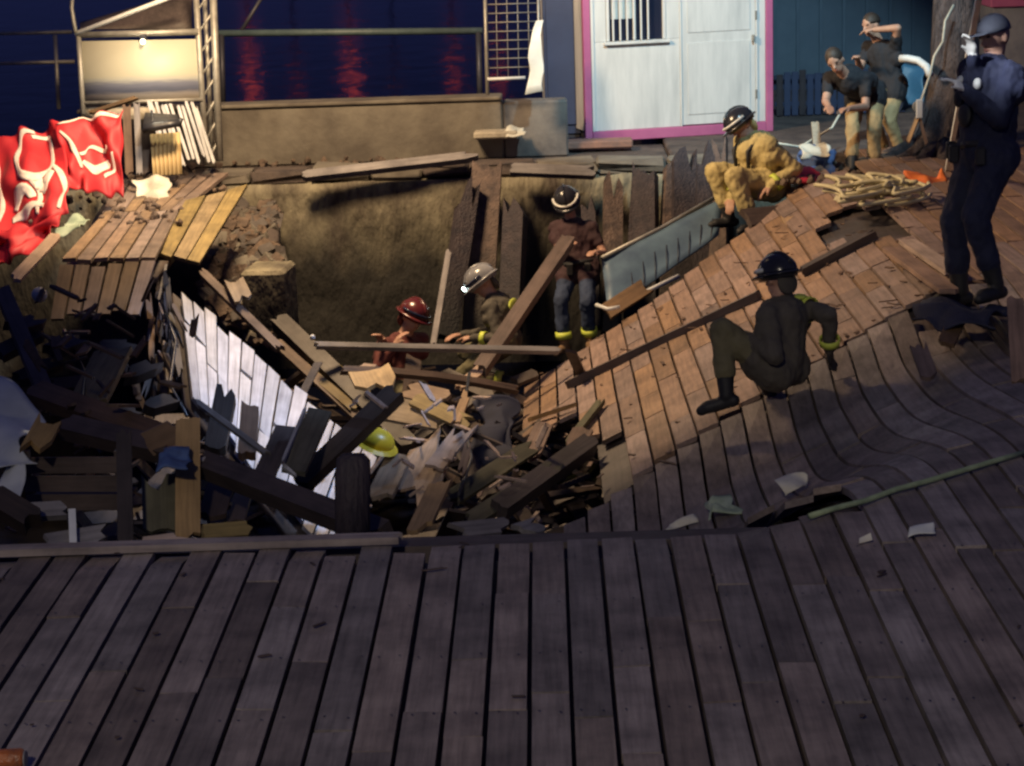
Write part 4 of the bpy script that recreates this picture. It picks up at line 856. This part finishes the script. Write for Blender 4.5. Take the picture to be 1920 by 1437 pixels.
# foreground bits
ln = [(1518, 968), (1560, 955), (1620, 940), (1680, 918), (1740, 902), (1800, 884), (1860, 866), (1930, 846)]
tube('rope', [lay(x, y, zfront, .02) for x, y in ln], .013, M_ROPEG, None, 7, 'pale green rope lying along the crest of the sagging boards', 'rope')
def on_front(px, py, up=.03): return lay(px, py, zfront, up)
def flat_scrap(name, label, mat, cx, cy, rx, ry, amp, seed, zf=zfront, hgt=.03, cat='scrap', n=10):
    c = lay(cx, cy, zf, hgt); r_ = rx/F_PX*9.0
    pts = [c+V((-r_, -r_*ry, 0)), c+V((r_, -r_*ry*.8, .01)), c+V((r_*.8, r_*ry, .02+amp*.5)), c+V((-r_*.7, r_*ry, .01))]
    return crumple(name, label, mat, pts, amp, 9, n, .004, cat, seed)
flat_scrap('green_cloth', 'pale green crumpled cloth on the crest of the front boards', M_PGREEN, 1345, 952, 42, 1.0, .07, 51, hgt=.06, n=14, cat='cloth')
flat_scrap('white_paper', 'white crumpled paper on the sagging boards left of the green rope', M_PAPER, 1486, 918, 30, 1.0, .07, 52, hgt=.05, n=12, cat='paper')
flat_scrap('paper_scrap', 'thin torn strip of paper left of the green cloth', M_PAPER, 1275, 985, 34, .4, .05, 53, hgt=.03)
flat_scrap('paper_scrap', 'flat pale flake on the planks in the middle foreground', M_SHEET, 795, 1136, 26, .5, .015, 54, hgt=.012)
flat_scrap('paper_scrap', 'small pale scrap on the right front boards below the rope', M_SHEET, 1728, 1000, 22, .7, .03, 55, hgt=.015)
flat_scrap('paper_scrap', 'small orange tinted scrap left of the small pale scrap', M_PAPER, 1622, 1015, 12, .6, .02, 56, hgt=.015)
crumple('cream_bag', 'cream crumpled paper bag in front of the corrugated panel', M_PAPER, [(256, 394, 17.9), (306, 392, 17.8), (320, 338, 18.2), (250, 332, 18.2)], .07, 6, 16, .01, 'bag', 61)
crumple('green_scrap', 'pale green and white scrap right of the red banner', M_PGREEN, [(106, 444, 16.2), (150, 430, 16.2), (176, 408, 16.5), (140, 404, 16.6)], .06, 8, 12, .006, 'scrap', 62)
# orange drink can in the bottom left corner
c = onz(10, 1446, .0); cn = empty('drink_can', c, 'orange and brown drink can lying at the lower left corner', 'can')
bm = bmesh.new(); b_tube(bm, [V((-.075, 0, .034)), V((-.07, 0, .034)), V((.05, .01, .034)), V((.06, .01, .034))], [.026, .033, .033, .027], 16); smooth(obj('can_body', bm, rough_mat('orange_can', (.45, .13, .03), (.2, .07, .03), 20, .3), cn)); bm = bmesh.new(); b_tube(bm, [V((.06, .01, .034)), V((.064, .01, .034))], [.027, .025], 16); obj('can_lid', bm, M_GALV, cn)

# ================================================================== PEOPLE
M_SKIN = rough_mat('skin', (.50, .29, .20), (.42, .23, .16), 14, .55, .05, .002)
def fabric(name, c, r=.85): return rough_mat(name, c, mulc(c, .7), 7, r, .35, .006)
F_NAVY = fabric('navy_uniform', (.014, .018, .05)); F_YEL = fabric('yellow_fire_suit', (.62, .50, .22)); F_BLK = fabric('black_shirt', (.022, .022, .028))
F_KHA = fabric('khaki_cloth', (.45, .32, .16)); F_OLI = fabric('dark_olive_trousers', (.17, .15, .08)); F_MAR = fabric('dark_maroon_shirt', (.055, .025, .03)); F_BLU = fabric('blue_work_trousers', (.04, .06, .12))
F_BOOT = fabric('black_boot', (.02, .02, .022), .6); F_GLV = fabric('white_glove', (.75, .73, .68)); F_DRED = fabric('dark_red_jacket', (.13, .03, .025)); F_TANB = fabric('tan_boot', (.25, .15, .08)); F_DKC = fabric('charcoal_coat', (.10, .088, .07))
M_HIVIS = rough_mat('hi_vis_yellow', (.72, .82, .12), (.6, .7, .1), 8, .5, .1, .003); M_REFL = rough_mat('reflective_tape', (.7, .7, .66), (.6, .6, .56), 8, .3, .05, .002)
M_HELM = rough_mat('black_helmet', (.018, .018, .022), (.03, .03, .036), 5, .22, .05, .002); M_EYE = rough_mat('dark_eye', (.02, .012, .01), (.02, .012, .01), 5, .3, 0, .001); M_HAIR = rough_mat('dark_hair', (.03, .02, .015), (.05, .035, .025), 30, .6, .5, .004, stretch=(1, 1, .3))
M_HGREY = rough_mat('grey_helmet', (.16, .16, .17), (.3, .3, .32), 4, .25, .05, .002); M_HDRED = rough_mat('dark_red_helmet', (.12, .02, .02), (.08, .015, .015), 5, .25, .05, .002)
def ik(a, b, l1, l2, pole):
    d = b-a; L = d.length; mx = (l1+l2)*.995
    if L > mx: d = d*(mx/L); L = mx
    if L < abs(l1-l2)+.02: d = d.normalized()*(abs(l1-l2)+.02); L = d.length
    e = a+d; n = d.normalized(); c = (l1*l1-l2*l2+L*L)/(2*L); h = sqrt(max(0, l1*l1-c*c))
    p = pole-n*pole.dot(n); p = p.normalized() if p.length > 1e-4 else n.orthogonal().normalized()
    return a+n*c+p*h, e
def cap(bm, a, b, ra, rb, seg=12):
    n = b-a; L = n.length
    if L < 1e-5: n = V((0, 0, 1))
    n.normalize(); x = n.orthogonal().normalized(); y = n.cross(x); rings = []
    for k in range(1, 5): t = pi/2*(1-k/4); rings.append((a-n*(ra*sin(t)), ra*cos(t)))
    for k in range(0, 4): t = pi/2*(k/4); rings.append((b+n*(rb*sin(t)), rb*cos(t)))
    vr = [[bm.verts.new(c+(x*cos(2*pi*j/seg)+y*sin(2*pi*j/seg))*r) for j in range(seg)] for c, r in rings]
    s, e = bm.verts.new(a-n*ra), bm.verts.new(b+n*rb)
    for r0, r1 in zip(vr, vr[1:]):
        for j in range(seg): bm.faces.new((r0[j], r0[(j+1) % seg], r1[(j+1) % seg], r1[j]))
    for j in range(seg): bm.faces.new((s, vr[0][(j+1) % seg], vr[0][j])); bm.faces.new((e, vr[-1][j], vr[-1][(j+1) % seg]))
def ell(bm, c, ax, seg=16):
    """ellipsoid with axis vectors ax (3)"""
    t = bmesh.new(); bmesh.ops.create_uvsphere(t, u_segments=seg, v_segments=12, radius=1)
    for v in t.verts: v.co = c+ax[0]*v.co.x+ax[1]*v.co.y+ax[2]*v.co.z
    me = bpy.data.meshes.new('tmp'); t.to_mesh(me); t.free(); bm.from_mesh(me); bpy.data.meshes.remove(me)
def person(label, d, rz, pel, che, hea, wl, wr, al, ar, s=1.0, mats=None, head='helmet', helm=None, look=None, knee=(None, None), elbow=(None, None), bulk=1.0, glove=None, curl=.9, group=None, toe=(None, None), hivis=(), lamp_on=False, sleeves=True, hem=.12, face=True):
    P = lambda t: at(t[0], t[1], d+(t[2] if len(t) > 2 else 0))
    pel, che, hea = P(pel), P(che), P(hea); f = V((-sin(R(rz)), cos(R(rz)), 0)); r = V((cos(R(rz)), sin(R(rz)), 0)); up = V((0, 0, 1))
    spine = (che-pel).normalized(); sag = r.cross(spine).normalized()   # points to the back or the front
    if sag.dot(f) < 0 and abs(sag.dot(f)) > .05: sag = -sag
    sh = [che-r*.185*s-spine*.02, che+r*.185*s-spine*.02]; hp = [pel-r*.10*s, pel+r*.10*s]
    dn = V((0, 0, -1))
    el_, wr_ = [], []
    for k, w_ in enumerate((wl, wr)):
        pole = elbow[k] or (dn*.8-f*.5+r*(.5 if k else -.5)); e, w2 = ik(sh[k], P(w_), .30*s, .26*s, pole); el_.append(e); wr_.append(w2)
    kn_, an_ = [], []
    for k, a_ in enumerate((al, ar)):
        pole = knee[k] or (f+r*(.15 if k else -.15)); kk, a2 = ik(hp[k], P(a_), .44*s, .43*s, pole); kn_.append(kk); an_.append(a2)
    bones = []   # a, b, ra, rb, material slot
    SL = {'top': 0, 'leg': 1, 'boot': 2, 'skin': 3, 'glove': 4}
    B = bulk
    waist = pel.lerp(che, .35)
    bones += [(pel+up*.02, waist, .135*s*B, .13*s*B, 0), (waist, che-spine*.08*s, .13*s*B, .15*s*B, 0)]
    bones += [(sh[0], sh[1], .075*s*B, .075*s*B, 0), (sh[0]-spine*.09, sh[1]-spine*.09, .085*s*B, .085*s*B, 0), (che-spine*.06-r*.09*s, pel-r*.055*s, .105*s*B, .105*s*B, 0), (che-spine*.06+r*.09*s, pel+r*.055*s, .105*s*B, .105*s*B, 0)]
    bones += [(hp[0], hp[1], .125*s, .125*s, 1)]
    for k in range(2):
        hd = pel.lerp(hp[k], .9); kd_ = (kn_[k]-hp[k]).normalized()
        if hem: bones.append((hd, hp[k]+kd_*hem*s, .125*s*B, .115*s*B, 0))
        bones += [(hp[k], kn_[k], .098*s*B, .070*s*B, 1), (kn_[k], kn_[k].lerp(an_[k], .35), .068*s*B, .064*s*B, 1), (kn_[k].lerp(an_[k], .35), an_[k]+(kn_[k]-an_[k]).normalized()*.16*s, .064*s*B, .062*s*B, 1)]
        bones += [(an_[k]+(kn_[k]-an_[k]).normalized()*.18*s, an_[k], .056*s*B, .05*s, 2)]
        tv = toe[k] or (f+r*(.25 if k else -.25)); tv = V(tv).normalized(); ft = an_[k]-up*.045*s
        bones += [(ft-tv*.05*s, ft+tv*.13*s, .042*s, .046*s, 2), (ft+tv*.13*s, ft+tv*.17*s-up*.01, .045*s, .036*s, 2)]
        su = 0 if sleeves else 3
        mid = sh[k].lerp(el_[k], .55)
        bones += [(sh[k], mid, .066*s*B, .056*s*B, 0), (mid, el_[k], .054*s*B if sleeves else .046*s, .05*s*B if sleeves else .042*s, su), (el_[k], wr_[k], (.05*s*B if sleeves else .044*s), (.038*s*B if sleeves else .031*s), su)]
        # hand: palm, four unequal bent fingers and a thumb
        gs_ = 4 if glove else 3; hd = (wr_[k]-el_[k]).normalized(); side = r if k else -r
        lat = hd.cross(dn if abs(hd.z) < .8 else f).normalized()
        if lat.length < .1: lat = side
        pn = lat.cross(hd).normalized(); pn = pn if pn.z < 0 else -pn   # palm faces down
        for q in (-.028, -.009, .009, .028): bones.append((wr_[k]+hd*.015*s, wr_[k]+(hd*.085+lat*q)*s, .021*s, .016*s, gs_))
        for q, (o_, ln_) in enumerate(((-.033, .062), (-.011, .076), (.011, .072), (.033, .056))):
            p0 = wr_[k]+(hd*.09+lat*o_)*s; dd = hd
            for sg, fr in ((0, .45), (1, .32), (2, .23)):
                an = curl*(.35+.3*sg); dd = (hd*cos(an)+pn*sin(an)).normalized(); p1 = p0+dd*ln_*fr*1.25*s; bones.append((p0, p1, .0105*s, .0095*s, gs_)); p0 = p1
        tb = lat*(1 if lat.dot(f) > 0 else -1); p0 = wr_[k]+(hd*.025+tb*.026)*s; p1 = p0+(hd*.035+tb*.025+pn*.012)*s; p2 = p1+(hd*.03+pn*.022)*s
        bones += [(p0, p1, .014*s, .012*s, gs_), (p1, p2, .0115*s, .010*s, gs_)]
    # neck, head
    lk = V(look).normalized() if look else (f*.9+dn*.35).normalized()
    hu = (hea-che).normalized(); hu = (hu-lk*hu.dot(lk)).normalized(); hr = lk.cross(hu).normalized()
    bones += [(che, hea-hu*.06*s, .062*s, .055*s, 3), (che-r*.05*s+spine*.02, che+r*.05*s+spine*.02, .07*s, .07*s, 0)]
    bm = bmesh.new()
    for a, b, ra, rb, m_ in bones: cap(bm, a, b, ra, rb, 8 if ra < .02 else 14)
    HS = s*1.03
    ell(bm, hea+hu*.02*HS, (lk*.098*HS, hr*.077*HS, hu*.105*HS)); ell(bm, hea-hu*.055*HS+lk*.025*HS, (lk*.066*HS, hr*.056*HS, hu*.07*HS))
    cap(bm, hea+lk*.085*HS+hu*.005, hea+lk*.108*HS-hu*.028*HS, .011*HS, .016*HS, 8)
    ell(bm, hea+lk*.078*HS-hu*.062*HS, (lk*.016*HS, hr*.028*HS, hu*.010*HS), 10)
    for q in (-1, 1): ell(bm, hea+hr*q*.078*HS-hu*.015*HS-lk*.005, (lk*.02*HS, hr*.012*HS, hu*.032*HS), 10); ell(bm, hea+lk*.072*HS+hr*q*.034*HS+hu*.028*HS, (lk*.02*HS, hr*.026*HS, hu*.008*HS), 8)
    org = V(((an_[0].x+an_[1].x)/2, (an_[0].y+an_[1].y)/2, min(an_[0].z, an_[1].z)-.09*s))
    for v in bm.verts: v.co -= org
    me = bpy.data.meshes.new('person'); bm.to_mesh(me); bm.free()
    tmp = bpy.data.objects.new('tmp', me); COL.objects.link(tmp)
    md = tmp.modifiers.new('r', 'REMESH'); md.mode = 'VOXEL'; md.voxel_size = .0088; md.use_smooth_shade = True
    sm = tmp.modifiers.new('s', 'SMOOTH'); sm.iterations = 4; sm.factor = .5
    dg = bpy.context.evaluated_depsgraph_get(); ev = tmp.evaluated_get(dg); me2 = bpy.data.meshes.new_from_object(ev)
    bpy.data.objects.remove(tmp); bpy.data.meshes.remove(me)
    import numpy as np
    n = len(me2.vertices); co = np.empty(n*3); me2.vertices.foreach_get('co', co); co = co.reshape(-1, 3)+np.array(org)
    best = np.full(n, 1e9); slot = np.zeros(n, int)
    hd_ = [(hea+hu*.05*HS, hea-hu*.07*HS, .10*HS, .075*HS, 3)]
    for a, b, ra, rb, m_ in bones+hd_:
        A = np.array(a); D = np.array(b)-A; L2 = max(D.dot(D), 1e-9); t = np.clip(((co-A)@D)/L2, 0, 1)
        ds = np.linalg.norm(co-(A+t[:, None]*D), axis=1)-(ra+(rb-ra)*t); k = ds < best; best[k] = ds[k]; slot[k] = m_
    # cloth folds
    nr = np.empty(n*3); me2.vertices.foreach_get('normal', nr); nr = nr.reshape(-1, 3)
    amp = np.array([.017, .017, .003, 0, .001])[slot]*s*B
    dv = np.array([mn.noise(V((c[0]*13, c[1]*13, c[2]*9)))*.7+mn.noise(V((c[0]*30, c[1]*30, c[2]*22)))*.35 for c in co])
    co2 = co-np.array(org)+nr*(amp*dv)[:, None]; me2.vertices.foreach_set('co', co2.ravel())
    for mm in (mats['top'], mats['leg'], mats['boot'], M_SKIN, glove or M_SKIN): me2.materials.append(mm)
    np_ = len(me2.polygons); st_ = np.empty(np_, int); me2.polygons.foreach_get('loop_start', st_); lv = np.empty(len(me2.loops), int); me2.loops.foreach_get('vertex_index', lv)
    me2.polygons.foreach_set('material_index', slot[lv[st_]].astype('int32')); me2.polygons.foreach_set('use_smooth', np.ones(np_, bool)); me2.update()
    root = bpy.data.objects.new('person', me2); COL.objects.link(root); root.location = org; tag(root, label, 'person', group)
    # face, headgear
    def add(name, bm_, mat, sm_=True):
        for v in bm_.verts: v.co -= org
        o = obj(name, bm_, mat, root)
        return smooth(o) if sm_ else o
    if face:
        for q in (-1, 1):
            bm = bmesh.new(); ell(bm, hea+lk*.082*HS+hr*q*.033*HS+hu*.012*HS, (lk*.014*HS, hr*.015*HS, hu*.008*HS), 8); add('eye', bm, M_EYE)
        bm = bmesh.new(); ell(bm, hea+lk*.093*HS-hu*.063*HS, (lk*.006*HS, hr*.024*HS, hu*.005*HS), 8); add('mouth', bm, fabric('lip', (.35, .14, .11)) if 'lip' not in MATS else MATS['lip'])
    def dome(bm_, c, rx, ry, rz_, lo=-.05, seg=20, n_=8, thick=0):
        rings = []
        for i in range(n_):
            t = (pi/2-lo)*i/n_; rings.append([bm_.verts.new(c+lk*(rx*cos(a)*cos(t+lo))+hr*(ry*sin(a)*cos(t+lo))+hu*(rz_*sin(t+lo))) for a in [2*pi*k/seg for k in range(seg)]])
        tp_ = bm_.verts.new(c+hu*rz_)
        for r0, r1 in zip(rings, rings[1:]):
            for k in range(seg): bm_.faces.new((r0[k], r0[(k+1) % seg], r1[(k+1) % seg], r1[k]))
        for k in range(seg): bm_.faces.new((rings[-1][k], rings[-1][(k+1) % seg], tp_))
        bm_.faces.new(rings[0][::-1])
    if head == 'helmet':
        bm = bmesh.new(); dome(bm, hea+hu*.03*HS, .145*HS, .122*HS, .125*HS, -.35); hm = add('helmet', bm, helm or M_HELM)
        bm = bmesh.new(); c = hea+hu*.022*HS   # brim
        ri = [[bm.verts.new(c+lk*((.140+e)*HS*cos(a)+(.03*HS*max(0, cos(a))*(e > 0)))+hr*((.118+e)*HS*sin(a))-hu*(z_)) for a in [2*pi*k/24 for k in range(24)]] for e, z_ in ((0, -.012), (.028*1, .004), (.028, .012), (0, 0))]
        for q in range(4):
            for k in range(24): bm.faces.new((ri[q][k], ri[q][(k+1) % 24], ri[(q+1) % 4][(k+1) % 24], ri[(q+1) % 4][k]))
        b_ = add('brim', bm, helm or M_HELM); b_.parent = hm
        bm = bmesh.new(); b_tube(bm, [hea+hu*.03*HS+lk*(.147*HS*cos(a))+hu*(.128*HS*sin(a)) for a in [pi*k/10 for k in range(1, 10)]], .012*HS, 6); b_ = add('comb', bm, helm or M_HELM); b_.parent = hm
        bm = bmesh.new(); b_tube(bm, [hea+hu*.055*HS+lk*(.148*HS*cos(a))+hr*(.126*HS*sin(a)) for a in [pi*(k/8-.5) for k in range(9)]], .014*HS, 6); b_ = add('visor', bm, M_REFL if helm is None else M_GLASSD); b_.parent = hm
        bm = bmesh.new(); ell(bm, hea-lk*.075*HS-hu*.05*HS, (lk*.03*HS, hr*.085*HS, hu*.075*HS), 12); add('neck_flap', bm, mats['top'])
        if lamp_on:
            bm = bmesh.new(); ell(bm, hea+hu*.055*HS+lk*.165*HS, (lk*.012, hr*.02, hu*.02), 10); b_ = add('headlamp', bm, emit_mat('headlamp_glow', (.8, 1, .95), 14)); b_.parent = hm
    elif head == 'cap':
        bm = bmesh.new(); dome(bm, hea+hu*.035*HS, .108*HS, .09*HS, .10*HS, -.1); hm = add('cap', bm, helm or F_NAVY)
        bm = bmesh.new(); ell(bm, hea+hu*.035*HS+lk*.125*HS, (lk*.06*HS, hr*.07*HS, hu*.008*HS), 14); b_ = add('peak', bm, helm or F_NAVY); b_.parent = hm
    else:
        bm = bmesh.new(); dome(bm, hea+hu*.030*HS-lk*.012*HS, .103*HS, .086*HS, .108*HS, -.12); add('hair', bm, M_HAIR)
    def band(a, b, u, rad, name='reflective_band', mat=None, w_=.022):
        c = a.lerp(b, u); n_ = (b-a).normalized(); x_ = n_.orthogonal().normalized(); y_ = n_.cross(x_); bm_ = bmesh.new(); rings = []
        for e, q in ((rad*.9, -w_), (rad, -w_), (rad, w_), (rad*.9, w_)): rings.append([bm_.verts.new(c+n_*q+(x_*cos(2*pi*k/16)+y_*sin(2*pi*k/16))*e) for k in range(16)])
        for q in range(4):
            for k in range(16): bm_.faces.new((rings[q][k], rings[q][(k+1) % 16], rings[(q+1) % 4][(k+1) % 16], rings[(q+1) % 4][k]))
        add(name, bm_, mat or M_HIVIS)
    for kind, k, u, rad in hivis:
        if kind == 'fore': band(el_[k], wr_[k], u, rad*s*B)
        if kind == 'upper': band(sh[k], el_[k], u, rad*s*B)
        if kind == 'shin': band(kn_[k], an_[k], u, rad*s*B, w_=.03)
        if kind == 'hem': band(pel, che, -.12, .175, 'hem_band', M_REFL, .016)
        if kind == 'collar':
            bm = bmesh.new(); b_tube(bm, [che+spine*.02*s+(r*cos(a)*.11+f*sin(a)*.10)*s*B-sag*0 for a in [2*pi*q/14 for q in range(15)]], .026*s, 8); add('collar', bm, mats['top'])
            bm = bmesh.new(); ell(bm, sh[1].lerp(che, .45)+spine*.075*s-f*.06*s, (r*.06*s, f*.05, spine*.016), 12); add('reflective_patch', bm, M_HIVIS)
        if kind == 'strap':
            for q in (-1, 1):
                bm = bmesh.new(); b_tube(bm, [sh[0].lerp(sh[1], .5+q*.28)+spine*.07*s-f*.06, sh[0].lerp(sh[1], .5+q*.28)+spine*.085*s+f*.02, sh[0].lerp(sh[1], .5+q*.28)+f*.135*s*B-spine*.04, waist+r*q*.09*s+f*.16*s*B], .02*s, 6); add('harness_strap', bm, F_BOOT)
        if kind == 'belt':
            band(pel, che, .10, .165, 'belt', F_BOOT, .02)
            for q, h_ in ((-.7, 0), (.2, .0), (.95, -.01)):
                c = pel.lerp(che, .06)+(r*sin(q)+f*cos(q))*.185*s*B; bm = bmesh.new(); b_box(bm, (-.03, -.025, -.06), (.03, .025, .05), Matrix.Translation(c), .01); add('pouch', bm, F_BOOT, False)
        if kind == 'vest':
            for q, h_, w2, mt_ in ((-.45, .66, .05, F_BOOT), (.42, .68, .045, F_BOOT), (-.42, .88, .03, M_REFL), (.35, .9, .022, M_REFL), (.0, .5, .06, F_BOOT)):
                c = pel.lerp(che, h_)+(r*sin(q)*.17+f*cos(q)*.155)*s*B; bm = bmesh.new(); ell(bm, c, (r*w2, f*.022, spine*w2*1.2), 10); add('vest_pouch' if mt_ is F_BOOT else 'badge', bm, mt_)
        if kind == 'back':
            c = che-spine*u-sag*(.155*s*B)*(1 if k == 0 else -1); bm = bmesh.new(); ell(bm, c, (r*.13*s, sag*.012, spine*.045), 12); add('reflective_patch', bm, M_HIVIS)
    return root
FIRE = dict(top=F_DKC, leg=F_OLI, boot=F_BOOT)
person('police officer in navy uniform and cap standing at the right edge with white gloves', 12.35, 118, (1850, 292), (1858, 132), (1866, 68), (1812, 172, -.25), (1826, 112, -.15), (1868, 536, -.15), (1800, 546, .15), 1.0, dict(top=F_NAVY, leg=F_NAVY, boot=F_BOOT), 'cap', fabric('grey_cap', (.13, .14, .18)), V((-.8, -.5, -.15)), glove=F_GLV, bulk=1.2, hem=.02, hivis=(('belt', 0, 0, 0), ('vest', 0, 0, 0)))
person('firefighter in a yellow suit crouching at the back edge of the tilted boards', 18.0, 120, (1436, 345), (1416, 268, -.1), (1390, 234, -.12), (1446, 348, -.28), (1374, 370, -.1), (1412, 418, -.3), (1368, 408, .0), 1.0, dict(top=F_YEL, leg=F_YEL, boot=F_BOOT), 'helmet', None, V((-.75, -.45, -.5)), bulk=1.3, hivis=(('strap', 0, 0, 0), ('fore', 0, .8, .062), ('fore', 1, .8, .062), ('hem', 0, 0, 0)))
person('dark haired man in a black shirt and khaki trousers bending forward beside the hose heap', 18.3, 158, (1624, 172, .2), (1588, 146, -.16), (1566, 114, -.32), (1592, 204, -.4), (1554, 200, -.42), (1640, 318, .15), (1598, 320, .0), .88, dict(top=F_BLK, leg=F_KHA, boot=F_BOOT), 'hair', None, V((-.25, -.8, -.35)), bulk=1.08, sleeves=False, hem=.1)
person('man in a dark shirt standing behind the bending man, one hand raised to his head', 19.0, 130, (1668, 158), (1652, 88), (1634, 48, -.05), (1640, 56, -.2), (1608, 112, -.2), (1692, 292, .0), (1664, 296, .1), .86, dict(top=F_BLK, leg=F_KHA, boot=F_BOOT), 'hair', None, V((-.8, -.5, -.1)), bulk=1.08, sleeves=False, elbow=(V((.8, -.2, -.3)), None))
person('firefighter in a maroon shirt and helmet standing in the pit, gripping the raised timber', 17.9, 165, (1086, 502), (1074, 424), (1062, 376, -.06), (1116, 474, -.3), (1066, 460, -.28), (1106, 636, -.05), (1058, 646, -.1), .86, dict(top=F_MAR, leg=F_BLU, boot=F_TANB), 'helmet', None, V((.05, -.8, -.55)), bulk=1.12, sleeves=False, hivis=(('shin', 1, .78, .075), ('shin', 0, .78, .075), ('belt', 0, 0, 0)))
person('firefighter with a headlamp and a yellow reflective back stooping in the middle of the pit', 16.8, 75, (948, 640), (928, 566), (906, 530), (888, 634, -.15), (868, 628, .1), (958, 716, -.1), (940, 712, .1), .95, dict(top=F_DKC, leg=F_OLI, boot=F_BOOT), 'helmet', M_HGREY, V((-.8, -.25, -.55)), hivis=(('back', 0, .06, 0), ('shin', 0, .25, .085), ('shin', 0, .75, .08), ('fore', 0, .6, .06)), lamp_on=True)
person('firefighter with a dark red helmet and lit face, low behind the long pole', 16.4, 215, (748, 706), (754, 640), (774, 594, -.05), (716, 640, -.2), (738, 650, -.28), (740, 790), (764, 790), .95, dict(top=F_DRED, leg=F_OLI, boot=F_BOOT), 'helmet', M_HDRED, V((.55, -.75, -.25)))
kd9 = FWD.dot(lay(1440, 742, zslab, .05)-CAM)
person('firefighter seen from behind kneeling on the tilted boards with yellow hi-vis bands', kd9, 52, (1466, 690, .0), (1467, 578, .0), (1459, 520, .0), (1402, 634, -.1), (1556, 652, .05), (1362, 742, -.12), (1446, 732, .22), .90, dict(top=F_DKC, leg=F_OLI, boot=F_BOOT), 'helmet', None, V((-.6, .75, -.3)), knee=(V((-.5, .15, .9)), V((-.8, .6, -.2))), bulk=1.16, elbow=(None, V((.3, -.5, .15))), hivis=(('collar', 0, 0, 0), ('fore', 1, .8, .06), ('upper', 1, .35, .075)), toe=(V((-.9, .1, -.25)), V((.3, -.6, -.2))), face=False, glove=F_BOOT)
crumple('dark_stand_in', 'dark crumpled stand-in for an unclear dark shape beside the tilted boards', F_NAVY, [(880, 880, 13.8), (965, 870, 13.8), (960, 752, 14.6), (900, 745, 14.6)], .14, 4, 24, .02, 'bundle', 71)  # stand-in bundle, put where an unclear crouching shape was
# a spare yellow helmet lying on the boards
c = at(706, 826, 12.55)
hl = empty('helmet', c, 'yellow helmet lying among the timbers at the foot of the white boards', 'helmet')
bm = bmesh.new(); bmesh.ops.create_uvsphere(bm, u_segments=20, v_segments=12, radius=.105)
for v in bm.verts: v.co.z = max(v.co.z, -.02)*.72; v.co.x *= 1.12
smooth(obj('helmet_shell', bm, M_YEL, hl)); bm = bmesh.new(); bmesh.ops.create_cone(bm, segments=24, radius1=.15, radius2=.12, depth=.014, cap_ends=True); obj('brim', bm, M_YEL, hl, (.0, 0, -.02)); hl.rotation_euler = (.25, .35, .3)
